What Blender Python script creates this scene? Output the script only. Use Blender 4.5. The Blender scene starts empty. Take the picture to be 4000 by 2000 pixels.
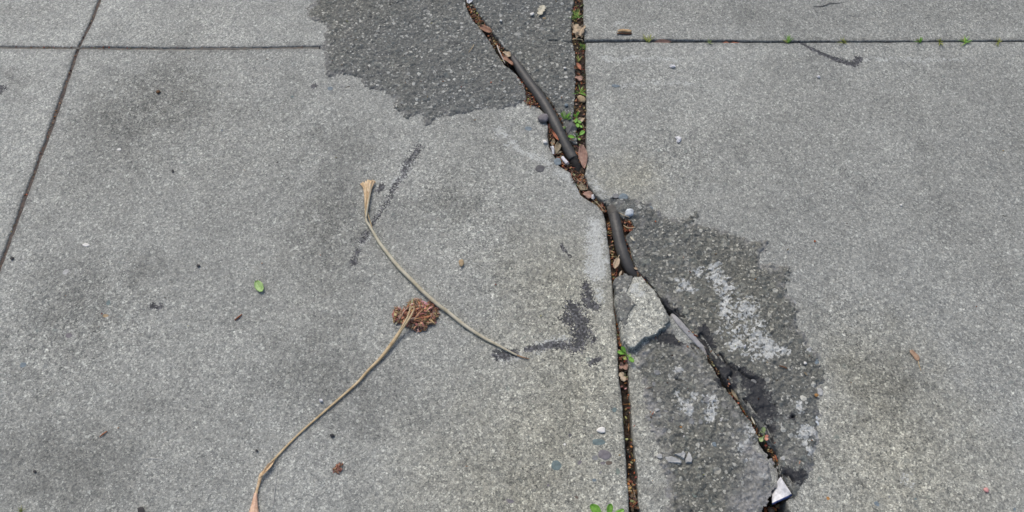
import bpy, bmesh, math, random
import numpy as np
from mathutils import Vector, Matrix

# ------------------------------------------------------------------ camera, sky, sun, exposure
scene = bpy.context.scene
COL = scene.collection
H, F, TILT = 1.5, 3110.0, math.radians(31.2)     # eye height (m), focal length in photo pixels, lean forward from straight down
cam_d = bpy.data.cameras.new("camera")
cam = bpy.data.objects.new("camera", cam_d); COL.objects.link(cam)
cam.location = (0, 0, H); cam.rotation_euler = (TILT, 0, 0)
cam_d.sensor_fit = 'HORIZONTAL'; cam_d.sensor_width = 36.0; cam_d.lens = 36.0*F/4000.0
cam_d.clip_start = 0.02; cam_d.clip_end = 500.0
scene.camera = cam

SUN_EL, SUN_AZ = math.radians(52), math.radians(-28)   # azimuth from +Y (far side), negative = to the left
world = bpy.data.worlds.new("World"); scene.world = world; world.use_nodes = True
wn = world.node_tree.nodes; wl = world.node_tree.links
sky = wn.new("ShaderNodeTexSky"); sky.sky_type = 'NISHITA'; sky.sun_disc = False
sky.sun_elevation = SUN_EL; sky.sun_rotation = SUN_AZ
sky.air_density = 1.0; sky.dust_density = 3.6; sky.ozone_density = 1.0
bgn = next(n for n in wn if n.type == 'BACKGROUND'); bgn.inputs['Strength'].default_value = 0.085
wl.new(sky.outputs[0], bgn.inputs[0])
sun_d = bpy.data.lights.new("sun", 'SUN'); sun_d.energy = 1.1; sun_d.angle = math.radians(25); sun_d.color = (1.0, 0.955, 0.885)
sun = bpy.data.objects.new("sun", sun_d); COL.objects.link(sun)
sun.location = (-2, 3, 5)
_sd = Vector((math.sin(SUN_AZ)*math.cos(SUN_EL), math.cos(SUN_AZ)*math.cos(SUN_EL), math.sin(SUN_EL)))
sun.rotation_euler = _sd.to_track_quat('Z', 'Y').to_euler()
vs = scene.view_settings
vs.view_transform = 'Standard'; vs.look = 'None'; vs.exposure = 0.75; vs.gamma = 1.0; vs.use_curve_mapping = False

# ------------------------------------------------------------------ photo pixel (4000 x 2000) -> point on the ground
_ct, _st = math.cos(TILT), math.sin(TILT)
def G(px, py, z=0.0):
    X, Y = (px-2000.0)/F, -(py-1000.0)/F
    dx, dy, dz = X, Y*_ct+_st, Y*_st-_ct
    t = (H-z)/(-dz)
    return (dx*t, dy*t, z)
def G2(p): 
    g = G(p[0], p[1]); return (g[0], g[1])
def MPP(px, py):                     # metres per photo pixel (across) at that ground point
    g = G(px, py)
    return (g[1]*_st + H*_ct)/F
def V(px, py, z=0.0): return Vector(G(px, py, z))

# ------------------------------------------------------------------ noise
def _hash(i, j, s):
    n = (i.astype(np.int64)*374761393 + j.astype(np.int64)*668265263 + s*1274126177) & 0x7fffffff
    n = ((n ^ (n >> 13))*1274126177) & 0x7fffffff
    n = (n ^ (n >> 16)) & 0xffffff
    return n.astype(np.float64)/float(0xffffff)
def vnoise(x, y, s=0):
    xi, yi = np.floor(x), np.floor(y); fx, fy = x-xi, y-yi
    u, v = fx*fx*(3-2*fx), fy*fy*(3-2*fy)
    xi = xi.astype(np.int64); yi = yi.astype(np.int64)
    a, b = _hash(xi, yi, s), _hash(xi+1, yi, s); c, d = _hash(xi, yi+1, s), _hash(xi+1, yi+1, s)
    return (a*(1-u)+b*u)*(1-v)+(c*(1-u)+d*u)*v
def fbm(x, y, f, o=4, s=0, g=0.5):
    t = np.zeros_like(x); a = 1.0; n = 0.0
    for k in range(o):
        t += a*(vnoise(x*f+17.3*k, y*f-9.1*k, s+k)-0.5); n += a; a *= g; f *= 2.03
    return t/n*2.0                   # about -1..1
def sstep(a, b, x):
    t = np.clip((x-a)/(b-a), 0, 1); return t*t*(3-2*t)

# ------------------------------------------------------------------ 2-D distances (all in metres on the ground)
def seg_dist(X, Y, a, b):
    ax, ay = a; bx, by = b; dx, dy = bx-ax, by-ay
    L = dx*dx+dy*dy+1e-12
    t = np.clip(((X-ax)*dx+(Y-ay)*dy)/L, 0, 1)
    return np.hypot(X-(ax+t*dx), Y-(ay+t*dy)), t
def poly_sd(X, Y, P):                # signed distance, negative inside
    d = np.full(X.shape, 1e9); ins = np.zeros(X.shape, bool)
    n = len(P)
    for i in range(n):
        a, b = P[i], P[(i+1) % n]
        dd, _ = seg_dist(X, Y, a, b); d = np.minimum(d, dd)
        if a[1] != b[1]:
            c = ((a[1] > Y) != (b[1] > Y)) & (X < (b[0]-a[0])*(Y-a[1])/(b[1]-a[1])+a[0])
            ins ^= c
    return np.where(ins, -d, d)
def stroke(X, Y, pts, soft=0.5):     # pts = (px, py, radius px); 1 on the line falling to 0 at the radius
    out = np.zeros(X.shape)
    W = [(*G2(p), p[2]*MPP(p[0], p[1])) for p in pts]
    if len(W) == 1: W = W*2
    for (ax, ay, ar), (bx, by, br) in zip(W[:-1], W[1:]):
        m = max(ar, br)
        sel = (X > min(ax, bx)-m) & (X < max(ax, bx)+m) & (Y > min(ay, by)-m) & (Y < max(ay, by)+m)
        if not sel.any(): continue
        d, t = seg_dist(X[sel], Y[sel], (ax, ay), (bx, by))
        r = ar+(br-ar)*t
        out[sel] = np.maximum(out[sel], np.clip((1-d/r)/soft, 0, 1))
    return out
def strokes(X, Y, L, soft=0.5, warp=0.0):
    o = np.zeros(X.shape)
    if warp: X, Y = X+warp*fbm(X, Y, 38, 4, 201), Y+warp*fbm(X, Y, 38, 4, 202)
    for p in L: o = np.maximum(o, stroke(X, Y, p if isinstance(p, list) else [p], soft))
    return o

# ------------------------------------------------------------------ objects
def tag(o, label=None, cat=None, group=None, kind=None):
    if label: o['label'] = label
    if cat: o['category'] = cat
    if group: o['group'] = group
    if kind: o['kind'] = kind
    return o
def empty(name, loc, label, cat, group=None, rz=0.0):
    o = bpy.data.objects.new(name, None); COL.objects.link(o)
    o.empty_display_size = 0.02; o.location = loc; o.rotation_euler = (0, 0, rz)
    return tag(o, label, cat, group)
def mesh_obj(name, verts, faces, mat, parent=None, loc=(0, 0, 0), rot=(0, 0, 0), smooth=True, cols=None, thick=0.0, subsurf=0):
    me = bpy.data.meshes.new(name)
    me.from_pydata([tuple(v) for v in verts], [], [tuple(f) for f in faces]); me.update()
    if smooth: me.polygons.foreach_set('use_smooth', [True]*len(me.polygons))
    if cols is not None:
        a = me.color_attributes.new('Col', 'FLOAT_COLOR', 'POINT')
        a.data.foreach_set('color', np.array([(*c[:3], 1.0) for c in cols], dtype=np.float32).ravel())
    me.materials.append(mat)
    o = bpy.data.objects.new(name, me); COL.objects.link(o)
    o.location = loc; o.rotation_euler = rot
    if parent: o.parent = parent
    if subsurf:
        s = o.modifiers.new('s', 'SUBSURF'); s.levels = s.render_levels = subsurf
    if thick:
        s = o.modifiers.new('t', 'SOLIDIFY'); s.thickness = thick; s.offset = 0
    return o
def field_obj(name, X, Y, Z, cells, mat, attrs=None, parent=None):   # X,Y,Z (ny,nx) grids, cells (ny-1,nx-1) bool
    ny, nx = X.shape
    idx = np.arange(ny*nx).reshape(ny, nx)
    q = np.stack([idx[:-1, :-1][cells], idx[:-1, 1:][cells], idx[1:, 1:][cells], idx[1:, :-1][cells]], 1)
    used, inv = np.unique(q.ravel(), return_inverse=True)
    co = np.stack([X.ravel()[used], Y.ravel()[used], Z.ravel()[used]], 1).astype(np.float32)
    me = bpy.data.meshes.new(name); nf = len(q)
    me.vertices.add(len(used)); me.vertices.foreach_set('co', co.ravel())
    me.loops.add(nf*4); me.loops.foreach_set('vertex_index', inv.astype(np.int32).ravel())
    me.polygons.add(nf); me.polygons.foreach_set('loop_start', np.arange(0, nf*4, 4, dtype=np.int32))
    try: me.polygons.foreach_set('loop_total', np.full(nf, 4, dtype=np.int32))
    except Exception: pass
    me.polygons.foreach_set('use_smooth', np.ones(nf, bool))
    for k, a in (attrs or {}).items():
        at = me.attributes.new(k, 'FLOAT', 'POINT')
        at.data.foreach_set('value', a.ravel()[used].astype(np.float32))
    me.update(calc_edges=True); me.validate()
    me.materials.append(mat)
    o = bpy.data.objects.new(name, me); COL.objects.link(o)
    if parent: o.parent = parent
    return o

# ------------------------------------------------------------------ material helpers
class NT:
    def __init__(s, name):
        s.m = bpy.data.materials.new(name); s.m.use_nodes = True
        s.t = s.m.node_tree; s.n = s.t.nodes; s.l = s.t.links
        s.b = next(n for n in s.n if n.type == 'BSDF_PRINCIPLED')
        s.co = s.n.new('ShaderNodeTexCoord').outputs['Object']
    def put(s, sock, v):
        if hasattr(v, 'links') or isinstance(v, bpy.types.NodeSocket): s.l.new(v, sock)
        else:
            if isinstance(v, tuple) and len(v) == 3 and sock.type == 'RGBA': v = (*v, 1)
            sock.default_value = v
    def noise(s, scale, detail=4, rough=0.55, dist=0.0, co=None, out=0):
        n = s.n.new('ShaderNodeTexNoise'); n.inputs['Scale'].default_value = scale
        n.inputs['Detail'].default_value = detail; n.inputs['Roughness'].default_value = rough; n.inputs['Distortion'].default_value = dist
        s.l.new(co or s.co, n.inputs['Vector']); return n.outputs[out]
    def voro(s, scale, feature='F1', rnd=1.0, co=None):
        n = s.n.new('ShaderNodeTexVoronoi'); n.feature = feature; n.inputs['Scale'].default_value = scale
        n.inputs['Randomness'].default_value = rnd; s.l.new(co or s.co, n.inputs['Vector']); return n.outputs
    def ramp(s, fac, stops, mode='LINEAR'):
        n = s.n.new('ShaderNodeValToRGB'); r = n.color_ramp; r.interpolation = mode
        while len(r.elements) < len(stops): r.elements.new(0.5)
        for e, (p, c) in zip(r.elements, stops):
            e.position = p; e.color = (*c, 1) if isinstance(c, tuple) else (c, c, c, 1)
        s.put(n.inputs[0], fac); return n.outputs[0]
    def math(s, op, a, b=0.0, clamp=False):
        n = s.n.new('ShaderNodeMath'); n.operation = op; n.use_clamp = clamp
        s.put(n.inputs[0], a); s.put(n.inputs[1], b); return n.outputs[0]
    def mix(s, f, a, b, mode='MIX'):
        n = s.n.new('ShaderNodeMix'); n.data_type = 'RGBA'; n.blend_type = mode
        s.put(n.inputs[0], f); s.put(n.inputs[6], a); s.put(n.inputs[7], b); return n.outputs[2]
    def attr(s, name, col=False):
        n = s.n.new('ShaderNodeAttribute'); n.attribute_name = name
        return n.outputs['Color'] if col else n.outputs['Fac']
    def sep(s, c):
        n = s.n.new('ShaderNodeSeparateColor'); s.l.new(c, n.inputs[0]); return n.outputs
    def bump(s, h, dist, strength=1.0, prev=None):
        n = s.n.new('ShaderNodeBump'); n.inputs['Strength'].default_value = strength; n.inputs['Distance'].default_value = dist
        s.put(n.inputs['Height'], h)
        if prev is not None: s.l.new(prev, n.inputs['Normal'])
        return n.outputs[0]
    def done(s, col, rough=0.85, nrm=None, spec=0.3):
        s.put(s.b.inputs['Base Color'], col); s.put(s.b.inputs['Roughness'], rough)
        s.b.inputs['Specular IOR Level'].default_value = spec
        if nrm is not None: s.l.new(nrm, s.b.inputs['Normal'])
        return s.m

def mat_concrete():
    s = NT('concrete')
    wear, dark, white, grime, tone, warm = [s.attr(k) for k in ('wear', 'dark', 'white', 'grime', 'tone', 'warm')]
    # cement paste, blotchy at several sizes
    paste = s.ramp(s.noise(7.0, 8, 0.62), [(0.25, (0.235, 0.240, 0.243)), (0.5, (0.285, 0.288, 0.286)), (0.75, (0.335, 0.335, 0.328))])
    paste = s.mix(0.35, paste, s.ramp(s.noise(45, 5, 0.6), [(0.3, 0.20), (0.55, 0.29), (0.8, 0.40)]))
    # sand grains
    v1 = s.voro(460); g1 = s.sep(v1['Color'])
    gr = s.ramp(g1[0], [(0.0, (0.065, 0.067, 0.07)), (0.22, (0.155, 0.16, 0.16)), (0.5, (0.265, 0.267, 0.262)), (0.8, (0.40, 0.398, 0.378)), (0.945, (0.52, 0.515, 0.48)), (0.965, (0.85, 0.85, 0.81))])
    v2 = s.voro(250); g2 = s.sep(v2['Color'])
    gr2 = s.ramp(g2[1], [(0.0, (0.06, 0.064, 0.068)), (0.18, (0.15, 0.155, 0.157)), (0.5, (0.27, 0.272, 0.267)), (0.85, (0.40, 0.395, 0.37)), (0.965, (0.52, 0.51, 0.48)), (0.98, (0.80, 0.80, 0.76))])
    grains = s.mix(0.5, gr, gr2)
    col = s.mix(s.math('ADD', 0.55, s.math('MULTIPLY', wear, 0.45), True), paste, grains)
    g5 = s.sep(s.voro(135, co=None)['Color'])
    col = s.mix(s.math('MULTIPLY', s.math('ADD', wear, 0.25, True), 0.55), col, s.ramp(g5[0], [(0.0, 0.33), (0.35, 0.46), (0.65, 0.52), (0.9, 0.60), (1.0, 0.70)]), 'OVERLAY')
    col = s.mix(0.55, col, s.ramp(s.noise(520, 2, 0.7), [(0.3, 0.30), (0.5, 0.5), (0.7, 0.72)]), 'OVERLAY')
    # coarser aggregate showing where the skin has worn off
    cw = s.n.new('ShaderNodeMix'); cw.data_type = 'VECTOR'; cw.inputs[0].default_value = 0.012
    s.l.new(s.co, cw.inputs[4]); s.l.new(s.noise(60, 2, out=1), cw.inputs[5])
    v3 = s.voro(62, co=cw.outputs[1]); c3 = s.sep(v3['Color'])
    sto = s.math('LESS_THAN', v3['Distance'], s.math('MULTIPLY', c3[2], 0.50))
    sto = s.math('MULTIPLY', sto, s.math('GREATER_THAN', c3[1], 0.80))
    stc = s.ramp(c3[0], [(0.0, (0.13, 0.135, 0.145)), (0.3, (0.17, 0.19, 0.20)), (0.55, (0.22, 0.21, 0.20)), (0.8, (0.16, 0.205, 0.205)), (1.0, (0.36, 0.35, 0.33))])
    col = s.mix(s.math('MULTIPLY', sto, s.math('ADD', 0.10, s.math('MULTIPLY', wear, 0.45))), col, stc)
    # warm, yellowish weathering
    col = s.mix(1.0, col, (0.978, 1.0, 0.952), 'MULTIPLY')
    col = s.mix(warm, col, s.mix(1.0, col, (1.07, 1.02, 0.885), 'MULTIPLY'))
    tn = s.n.new('ShaderNodeCombineColor'); [s.l.new(tone, tn.inputs[i]) for i in range(3)]
    col = s.mix(1.0, col, tn.outputs[0], 'MULTIPLY')
    # scuffs and pale lime deposits, tar, dirt in the joints
    rnd = s.math('ADD', s.math('MULTIPLY', g2[0], 0.62), s.math('ADD', s.math('MULTIPLY', g1[2], 0.38), s.math('MULTIPLY', s.noise(110, 4, 0.75), 0.26)))
    wm = s.math('MULTIPLY', s.math('SUBTRACT', white, rnd), 3.5, True)
    col = s.mix(s.math('MULTIPLY', wm, 0.85), col, s.ramp(g1[1], [(0.0, (0.325, 0.338, 0.325)), (1.0, (0.595, 0.612, 0.585))]))
    rnd2 = s.math('ADD', s.math('MULTIPLY', g2[1], 0.40), s.math('ADD', s.math('MULTIPLY', g1[0], 0.36), s.math('MULTIPLY', s.noise(140, 4, 0.75), 0.36)))
    dm = s.math('MULTIPLY', s.math('SUBTRACT', dark, rnd2), 3.6, True)
    col = s.mix(s.math('MULTIPLY', dm, 0.90), col, s.ramp(g2[2], [(0, (0.022, 0.023, 0.028)), (0.6, (0.052, 0.053, 0.060)), (1, (0.15, 0.15, 0.16))]))
    col = s.mix(grime, col, s.ramp(s.noise(90, 4), [(0.3, (0.035, 0.033, 0.030)), (0.7, (0.10, 0.095, 0.085))]))
    hb = s.math('ADD', s.math('MULTIPLY', g1[1], 0.6), s.math('ADD', s.noise(420, 3, 0.6), s.math('MULTIPLY', g2[2], 0.5)))
    nb = s.bump(hb, 0.0007, 0.7)
    nb = s.bump(s.noise(60, 5, 0.6), 0.0016, 0.8, nb)
    return s.done(col, 0.82, nb, 0.25)

def mat_mortar():
    s = NT('mortar')
    dark, white, warm, fade = [s.attr(k) for k in ('dark', 'white', 'warm', 'fade')]
    base = s.ramp(s.noise(26, 7, 0.65), [(0.25, (0.088, 0.092, 0.092)), (0.5, (0.122, 0.126, 0.125)), (0.78, (0.165, 0.168, 0.164))])
    v1 = s.voro(300); g1 = s.sep(v1['Color'])
    gr = s.ramp(g1[0], [(0.0, (0.045, 0.047, 0.048)), (0.3, (0.10, 0.104, 0.104)), (0.72, (0.16, 0.163, 0.158)), (0.90, (0.29, 0.29, 0.275)), (0.975, (0.34, 0.34, 0.33)), (0.985, (0.75, 0.75, 0.73))])
    col = s.mix(0.5, base, gr)
    cw = s.n.new('ShaderNodeMix'); cw.data_type = 'VECTOR'; cw.inputs[0].default_value = 0.008
    s.l.new(s.co, cw.inputs[4]); s.l.new(s.noise(90, 2, out=1), cw.inputs[5])
    def stones(scale, thr, keep, ramp_, k):
        v = s.voro(scale, co=cw.outputs[1]); c = s.sep(v['Color'])
        m = s.math('LESS_THAN', v['Distance'], s.math('MULTIPLY', c[2], thr))
        m = s.math('MULTIPLY', m, s.math('GREATER_THAN', c[1], keep))
        return s.math('MULTIPLY', m, k), s.ramp(c[0], ramp_), m
    R = [(0.0, (0.050, 0.054, 0.060)), (0.3, (0.12, 0.135, 0.14)), (0.55, (0.19, 0.20, 0.19)), (0.8, (0.31, 0.315, 0.315)), (1.0, (0.56, 0.56, 0.54))]
    m2, c2, h2 = stones(150, 0.60, 0.40, R, 0.80); col = s.mix(m2, col, c2)
    m3, c3, h3 = stones(78, 0.54, 0.48, R, 0.80); col = s.mix(m3, col, c3)
    m5, c5, h5 = stones(46, 0.46, 0.72, R, 0.70); col = s.mix(m5, col, c5)
    col = s.mix(0.5, col, s.ramp(s.noise(480, 2, 0.7), [(0.3, 0.28), (0.5, 0.5), (0.7, 0.74)]), 'OVERLAY')
    col = s.mix(1.0, col, (1.01, 1.03, 1.00), 'MULTIPLY')
    col = s.mix(warm, col, s.mix(1.0, col, (1.06, 1.02, 0.92), 'MULTIPLY'))
    v4 = s.voro(190); g4 = s.sep(v4['Color'])
    rnd = s.math('ADD', s.math('MULTIPLY', g4[0], 0.62), s.math('ADD', s.math('MULTIPLY', g1[2], 0.22), s.math('MULTIPLY', s.noise(95, 5, 0.78), 0.36)))
    wm = s.math('MULTIPLY', s.math('SUBTRACT', white, rnd), 4.5, True)
    col = s.mix(s.math('MULTIPLY', wm, 0.9), col, s.ramp(g1[1], [(0.0, (0.365, 0.38, 0.37)), (1.0, (0.64, 0.66, 0.64))]))
    rnd2 = s.math('ADD', s.math('MULTIPLY', g4[1], 0.30), s.math('ADD', s.math('MULTIPLY', g1[0], 0.20), s.math('MULTIPLY', s.noise(100, 4, 0.75), 0.6)))
    col = s.mix(fade, col, s.mix(0.5, (0.25, 0.25, 0.235), s.ramp(g1[2], [(0, 0.12), (0.5, 0.25), (1, 0.42)])))
    dm = s.math('MULTIPLY', s.math('SUBTRACT', s.math('MULTIPLY', dark, 1.25), rnd2), 3.5, True)
    col = s.mix(s.math('MULTIPLY', dm, 0.86), col, (0.024, 0.025, 0.031))
    hb = s.math('ADD', s.math('MULTIPLY', h2, 0.8), s.math('ADD', s.math('MULTIPLY', h3, 1.2), s.math('MULTIPLY', s.noise(230, 4, 0.65), 1.6)))
    nb = s.bump(hb, 0.0018, 0.9)
    nb = s.bump(s.noise(70, 5, 0.65), 0.004, 0.8, nb)
    return s.done(col, 0.8, nb, 0.3)

def mat_mix(name, stops, scale=60, detail=5, rough=0.75, bump=0.0008, bscale=300, spec=0.3, dist=0.0, trans=0.0):
    s = NT(name)
    col = s.ramp(s.noise(scale, detail, 0.6, dist), stops)
    nb = s.bump(s.noise(bscale, 4), bump, 0.8)
    m = s.done(col, rough, nb, spec)
    if trans: s.b.inputs['Transmission Weight'].default_value = 0.0
    return m
def mat_attr(name, rough=0.8, scale=300, bump=0.0005):
    s = NT(name)
    col = s.mix(0.6, s.attr('Col', True), s.ramp(s.noise(scale, 4), [(0.3, 0.28), (0.5, 0.5), (0.75, 0.72)]), 'OVERLAY')
    return s.done(col, rough, s.bump(s.noise(scale*1.5, 3), bump, 0.8), 0.25)
def mat_leaf(name, a, b, c, vein=0.5, rough=0.6):
    s = NT(name)
    n = s.noise(120, 5, 0.6)
    col = s.ramp(n, [(0.28, a), (0.5, b), (0.74, c)])
    col = s.mix(0.4, col, s.ramp(s.noise(700, 2), [(0.3, 0.32), (0.7, 0.70)]), 'OVERLAY')
    rib = s.attr('rib')
    col = s.mix(s.math('MULTIPLY', rib, vein), col, tuple(min(1, x*1.7+0.02) for x in b))
    return s.done(col, rough, s.bump(s.noise(500, 3), 0.0004, 0.8), 0.35)

# ================================================================== THE SETTING
M_CON, M_MOR = mat_concrete(), mat_mortar()
def mat_soil():
    s = NT('soil')
    c = s.ramp(s.noise(70, 6, 0.65), [(0.28, (0.012, 0.010, 0.008)), (0.5, (0.034, 0.027, 0.020)), (0.75, (0.085, 0.062, 0.042))])
    v = s.voro(260); g = s.sep(v['Color'])
    c = s.mix(0.5, c, s.ramp(g[0], [(0, (0.02, 0.017, 0.014)), (0.6, (0.045, 0.036, 0.027)), (0.85, (0.11, 0.055, 0.03)), (1, (0.15, 0.12, 0.09))]))
    return s.done(c, 0.9, s.bump(s.math('ADD', s.noise(260, 4), g[1]), 0.002, 0.9), 0.2)
M_SOIL = mat_soil()

# crack and joint outlines, photo pixels
C_L = [(1812,-60),(1822,23),(1839,62),(1878,113),(1921,167),(1944,210),(1971,252),(2022,291),(2050,335),(2062,392),(2099,408),(2128,440),(2143,490),(2141,525),(2148,574),(2166,605),(2190,647),(2232,671),(2249,713),(2267,762),(2302,783),(2333,800),(2357,826),(2368,868),(2375,924),(2385,980),(2389,1049),(2394,1112),(2396,1174),(2406,1252),(2414,1330),(2416,1400),(2419,1447),(2435,1633),(2449,1819),(2458,2000),(2468,2150)]
C_R5 = [(1828,-60),(1841,12),(1886,74),(1936,144),(1967,186),(1998,217),(2045,264),(2080,318),(2123,365),(2154,404),(2173,435),(2196,480),(2212,520),(2224,552)]
J5 = [(2256,566),(2252,520),(2240,446),(2247,388),(2247,310),(2251,233),(2235,163),(2232,97),(2243,0),(2244,-60)]
S7_L = [(2286,168),(2285,205),(2287,280),(2290,400),(2289,560),(2291,650),(2283,684),(2295,720),(2316,752),(2357,788),(2410,824),(2428,850),(2470,862),(2478,890),(2442,930),(2462,966),(2476,1021),(2497,1063),(2528,1096),(2564,1140),(2598,1193),(2626,1215),(2657,1249),(2704,1298),(2741,1339),(2766,1379),(2791,1414),(2828,1476),(2867,1520),(2894,1560),(2917,1602),(2948,1643),(2972,1671),(2995,1717),(3034,1756),(3049,1787),(3045,1822),(3049,1838),(3061,1872),(3092,1931),(3073,1962),(3088,2000),(3080,2150)]
S8 = [(2430,1180),(2446,1370),(2454,1419),(2458,1516),(2470,1679),(2482,1773),(2491,1866),(2491,1959),(2500,2000),(2505,2150),
      (2930,2150),(2968,2010),(2990,1987),(3005,1950),(3016,1911),(3034,1902),(3043,1873),(3037,1830),(3020,1797),(2986,1758),(2966,1717),(2951,1680),(2931,1640),(2906,1612),(2884,1575),(2853,1535),(2815,1482),(2776,1420),(2752,1375),(2722,1340),(2690,1300),(2655,1262),(2625,1232),(2572,1218),(2515,1165),(2490,1140)]
def W(L): return [G2(p) for p in L]
BIG = 5.0
jl = W([(400,-30),(353,92),(305,187),(255,335),(198,500),(100,761),(7,1017)])
dxy = (jl[-1][0]-jl[-2][0], jl[-1][1]-jl[-2][1])
jl_bot = (jl[-1][0]+dxy[0]/dxy[1]*(-BIG-jl[-1][1]), -BIG)
jl_top = (jl[0][0]-0.02, BIG)
JL = [jl_top]+jl+[jl_bot]                                   # top -> bottom
hwj = 0.0031
jx = lambda o: [(x+o, y) for x, y in JL]
icross = 3                                                   # JL index of the crossing
yh = JL[icross][1]
jh_l = W([(-400,183),(0,184)]); jh_m = W([(305,187),(700,190),(1245,184),(1900,180)])
hL, hR = 0.0026, 0.0036
def cutpoly(side):                                           # the four slabs left of the crack
    o = hwj
    if side == 'NW': return [(-BIG, yh+hL)]+[(x, y+hL) for x, y in jh_l]+[(JL[icross][0]-o, yh+hL)]+[(x-o, y) for x, y in reversed(JL[:icross])]+[(-BIG, BIG)]
    if side == 'SW': return [(-BIG, yh-hL)]+[(x, y-hL) for x, y in jh_l]+[(JL[icross][0]-o, yh-hL)]+[(x-o, y) for x, y in JL[icross+1:]]+[(-BIG, -BIG)]
    CL = W(C_L)
    k = 4
    if side == 'N': return [(x+o, y) for x, y in JL[:icross]]+[(JL[icross][0]+o, yh+hL)]+[(x, y+hL) for x, y in jh_m[1:]]+list(reversed(CL[:k]))+[(CL[0][0]-0.3, BIG)]
    if side == 'S': return [(JL[icross][0]+o, yh-hL)]+[(x, y-hL) for x, y in jh_m[1:]]+CL[k+1:]+[(CL[-1][0]+0.15, -BIG)]+[(x+o, y) for x, y in reversed(JL[icross+1:])]
s7 = W(S7_L); s6y = G2((2284,157)); 
jr_up = W([(2284,159.5),(2560,158.5),(2840,162),(3080,164.6),(3500,164),(4000,162)])
jr_lo = W([(2286,166.5),(2560,165),(2840,166.5),(3080,166.6),(3500,165.4),(4000,163.5)])
P_S6 = [(BIG, jr_up[-1][1])]+list(reversed(jr_up))+W([(2281,140),(2277,60),(2276,0),(2274,-60)])+[(G2((2274,-60))[0], BIG), (BIG, BIG)]
P_S7 = [(BIG, jr_lo[-1][1])]+list(reversed(jr_lo))+s7[1:]+[(s7[-1][0]+0.05, -BIG), (BIG, -BIG)]
P_S8 = W(S8); 
i8 = S8.index((2505,2150)); P_S8 = P_S8[:i8+1]+[(P_S8[i8][0]+0.03, -1.2), (P_S8[i8+1][0]+0.05, -1.2)]+P_S8[i8+1:]
P_S5 = W(C_R5)+W(J5); n5 = len(C_R5); P_S5 = P_S5+[(P_S5[-1][0], BIG), (P_S5[0][0]-0.25, BIG)]

# one fine grid where the photo looks, growing coarser away from it
def axis(lo, hi, step, far, grow=1.12):
    mid = list(np.arange(lo, hi, step)); a = []; s = step; x = lo
    while x > -far: s *= grow; x -= s; a.append(x)
    b = []; s = step; x = mid[-1]
    while x < far: s *= grow; x += s; b.append(x)
    return np.array(a[::-1]+mid+b)
AX, AY = axis(-1.46, 1.46, 0.0021, 4.6), axis(0.30, 1.80, 0.0024, 4.6)
GX, GY = np.meshgrid(AX, AY)

# stains: (px, py, radius px) strokes, wherever the photo has them
TAR = [[(1640,572,22),(1600,630,34),(1570,690,24)],[(1570,690,20),(1525,760,17),(1490,830,20),(1462,868,16)],[(1430,905,22),(1410,940,26)],[(1390,980,22),(1378,1030,20)],
       [(2235,1200,42),(2262,1250,52),(2270,1300,54),(2250,1350,46)],[(2215,1248,40)],[(2200,1350,26),(2120,1352,20),(2060,1362,18)],[(2010,1376,24),(1950,1385,32)],[(2285,1110,24),(2300,1180,28),(2330,1200,22)],
       [(1482,742,20),(1498,722,14)],[(2322,1325,16)],[(2340,1400,14),(2310,1425,14)],
       [(3118,166,7),(3200,205,9),(3270,238,14),(3330,255,17),(3362,232,15),(3352,228,14)],
       [(602,1195,20),(625,1198,18)],[(0,350,28)],[(1225,335,18)],[(2195,960,8),(2230,1000,8)]]
SCUFF = [[(1950,512,26),(1985,545,20),(2040,590,17),(2100,622,20),(2135,645,26)],[(2165,660,20),(2225,700,22),(2275,770,24)],
         [(2322,868,26),(2325,930,40),(2328,985,46),(2330,1060,34),(2345,1080,22)],[(2060,1362,14),(2140,1348,24),(2200,1330,30)],[(2020,1388,14),(1960,1395,18)],
         [(1600,640,20),(1560,700,18),(1540,740,12)],[(1432,915,16),(1400,955,16)],[(3380,238,10),(3560,238,22),(3680,236,16),(3760,240,8)],[(2360,230,18),(2560,232,14),(2700,236,10)],
         [(2420,332,16),(2600,325,22),(2700,328,12)],[(2405,98,14),(2440,96,20)],[(2330,720,26),(2345,760,30)],[(2180,650,14)],[(2330,1140,20),(2340,1170,18)],[(3540,1880,24)],[(3640,210,10)]]
PATCHW = [(2830,1130,60),(2900,1200,70),(2860,1290,70),(2940,1280,60),(2780,1080,44),(2930,1380,50),(3010,1370,40),(2720,1070,26),(2670,1120,34),(2694,1140,26),(2650,1100,16),(2790,1050,30),(2800,1090,36),(2850,1180,48),(2885,1235,54),(2830,1170,36),(2900,1290,50),(2865,1350,34),(2920,1210,40),(2960,1340,42),(2995,1345,34),(3055,1378,26),(2990,1395,26),(2830,1225,40),(2955,1310,34),
          (2880,1345,22),(3152,1366,20),(3110,1185,14),(3150,1682,34),(3130,1712,24),(3185,1705,22),(3160,1760,30),(3125,1600,22),(3190,1640,14)]
S8W = [(2690,1592,34),(2675,1570,22),(2765,1560,30),(2780,1600,34),(2775,1635,24),(2647,1444,18),(2710,1545,18),(2650,1545,18),(2920,1710,44),(2965,1770,44),(2985,1830,36),(2940,1790,50),(2900,1740,30),(2930,1680,30),(2990,1850,24),(2560,1455,12)]
PATCHD = [[(2945,1510,60),(2965,1560,90),(2985,1590,90)],[(2740,1290,36),(2770,1340,46)],[(2850,1435,36),(2858,1470,40)],[(2900,1460,30),(2960,1490,26)],[(3080,1850,46),(3120,1870,40)],[(3090,1640,26)],[(3010,1680,34)],[(2480,1090,30),(2600,1190,34),(2640,1230,26)],[(2780,1380,26),(2860,1510,24)]]

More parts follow.
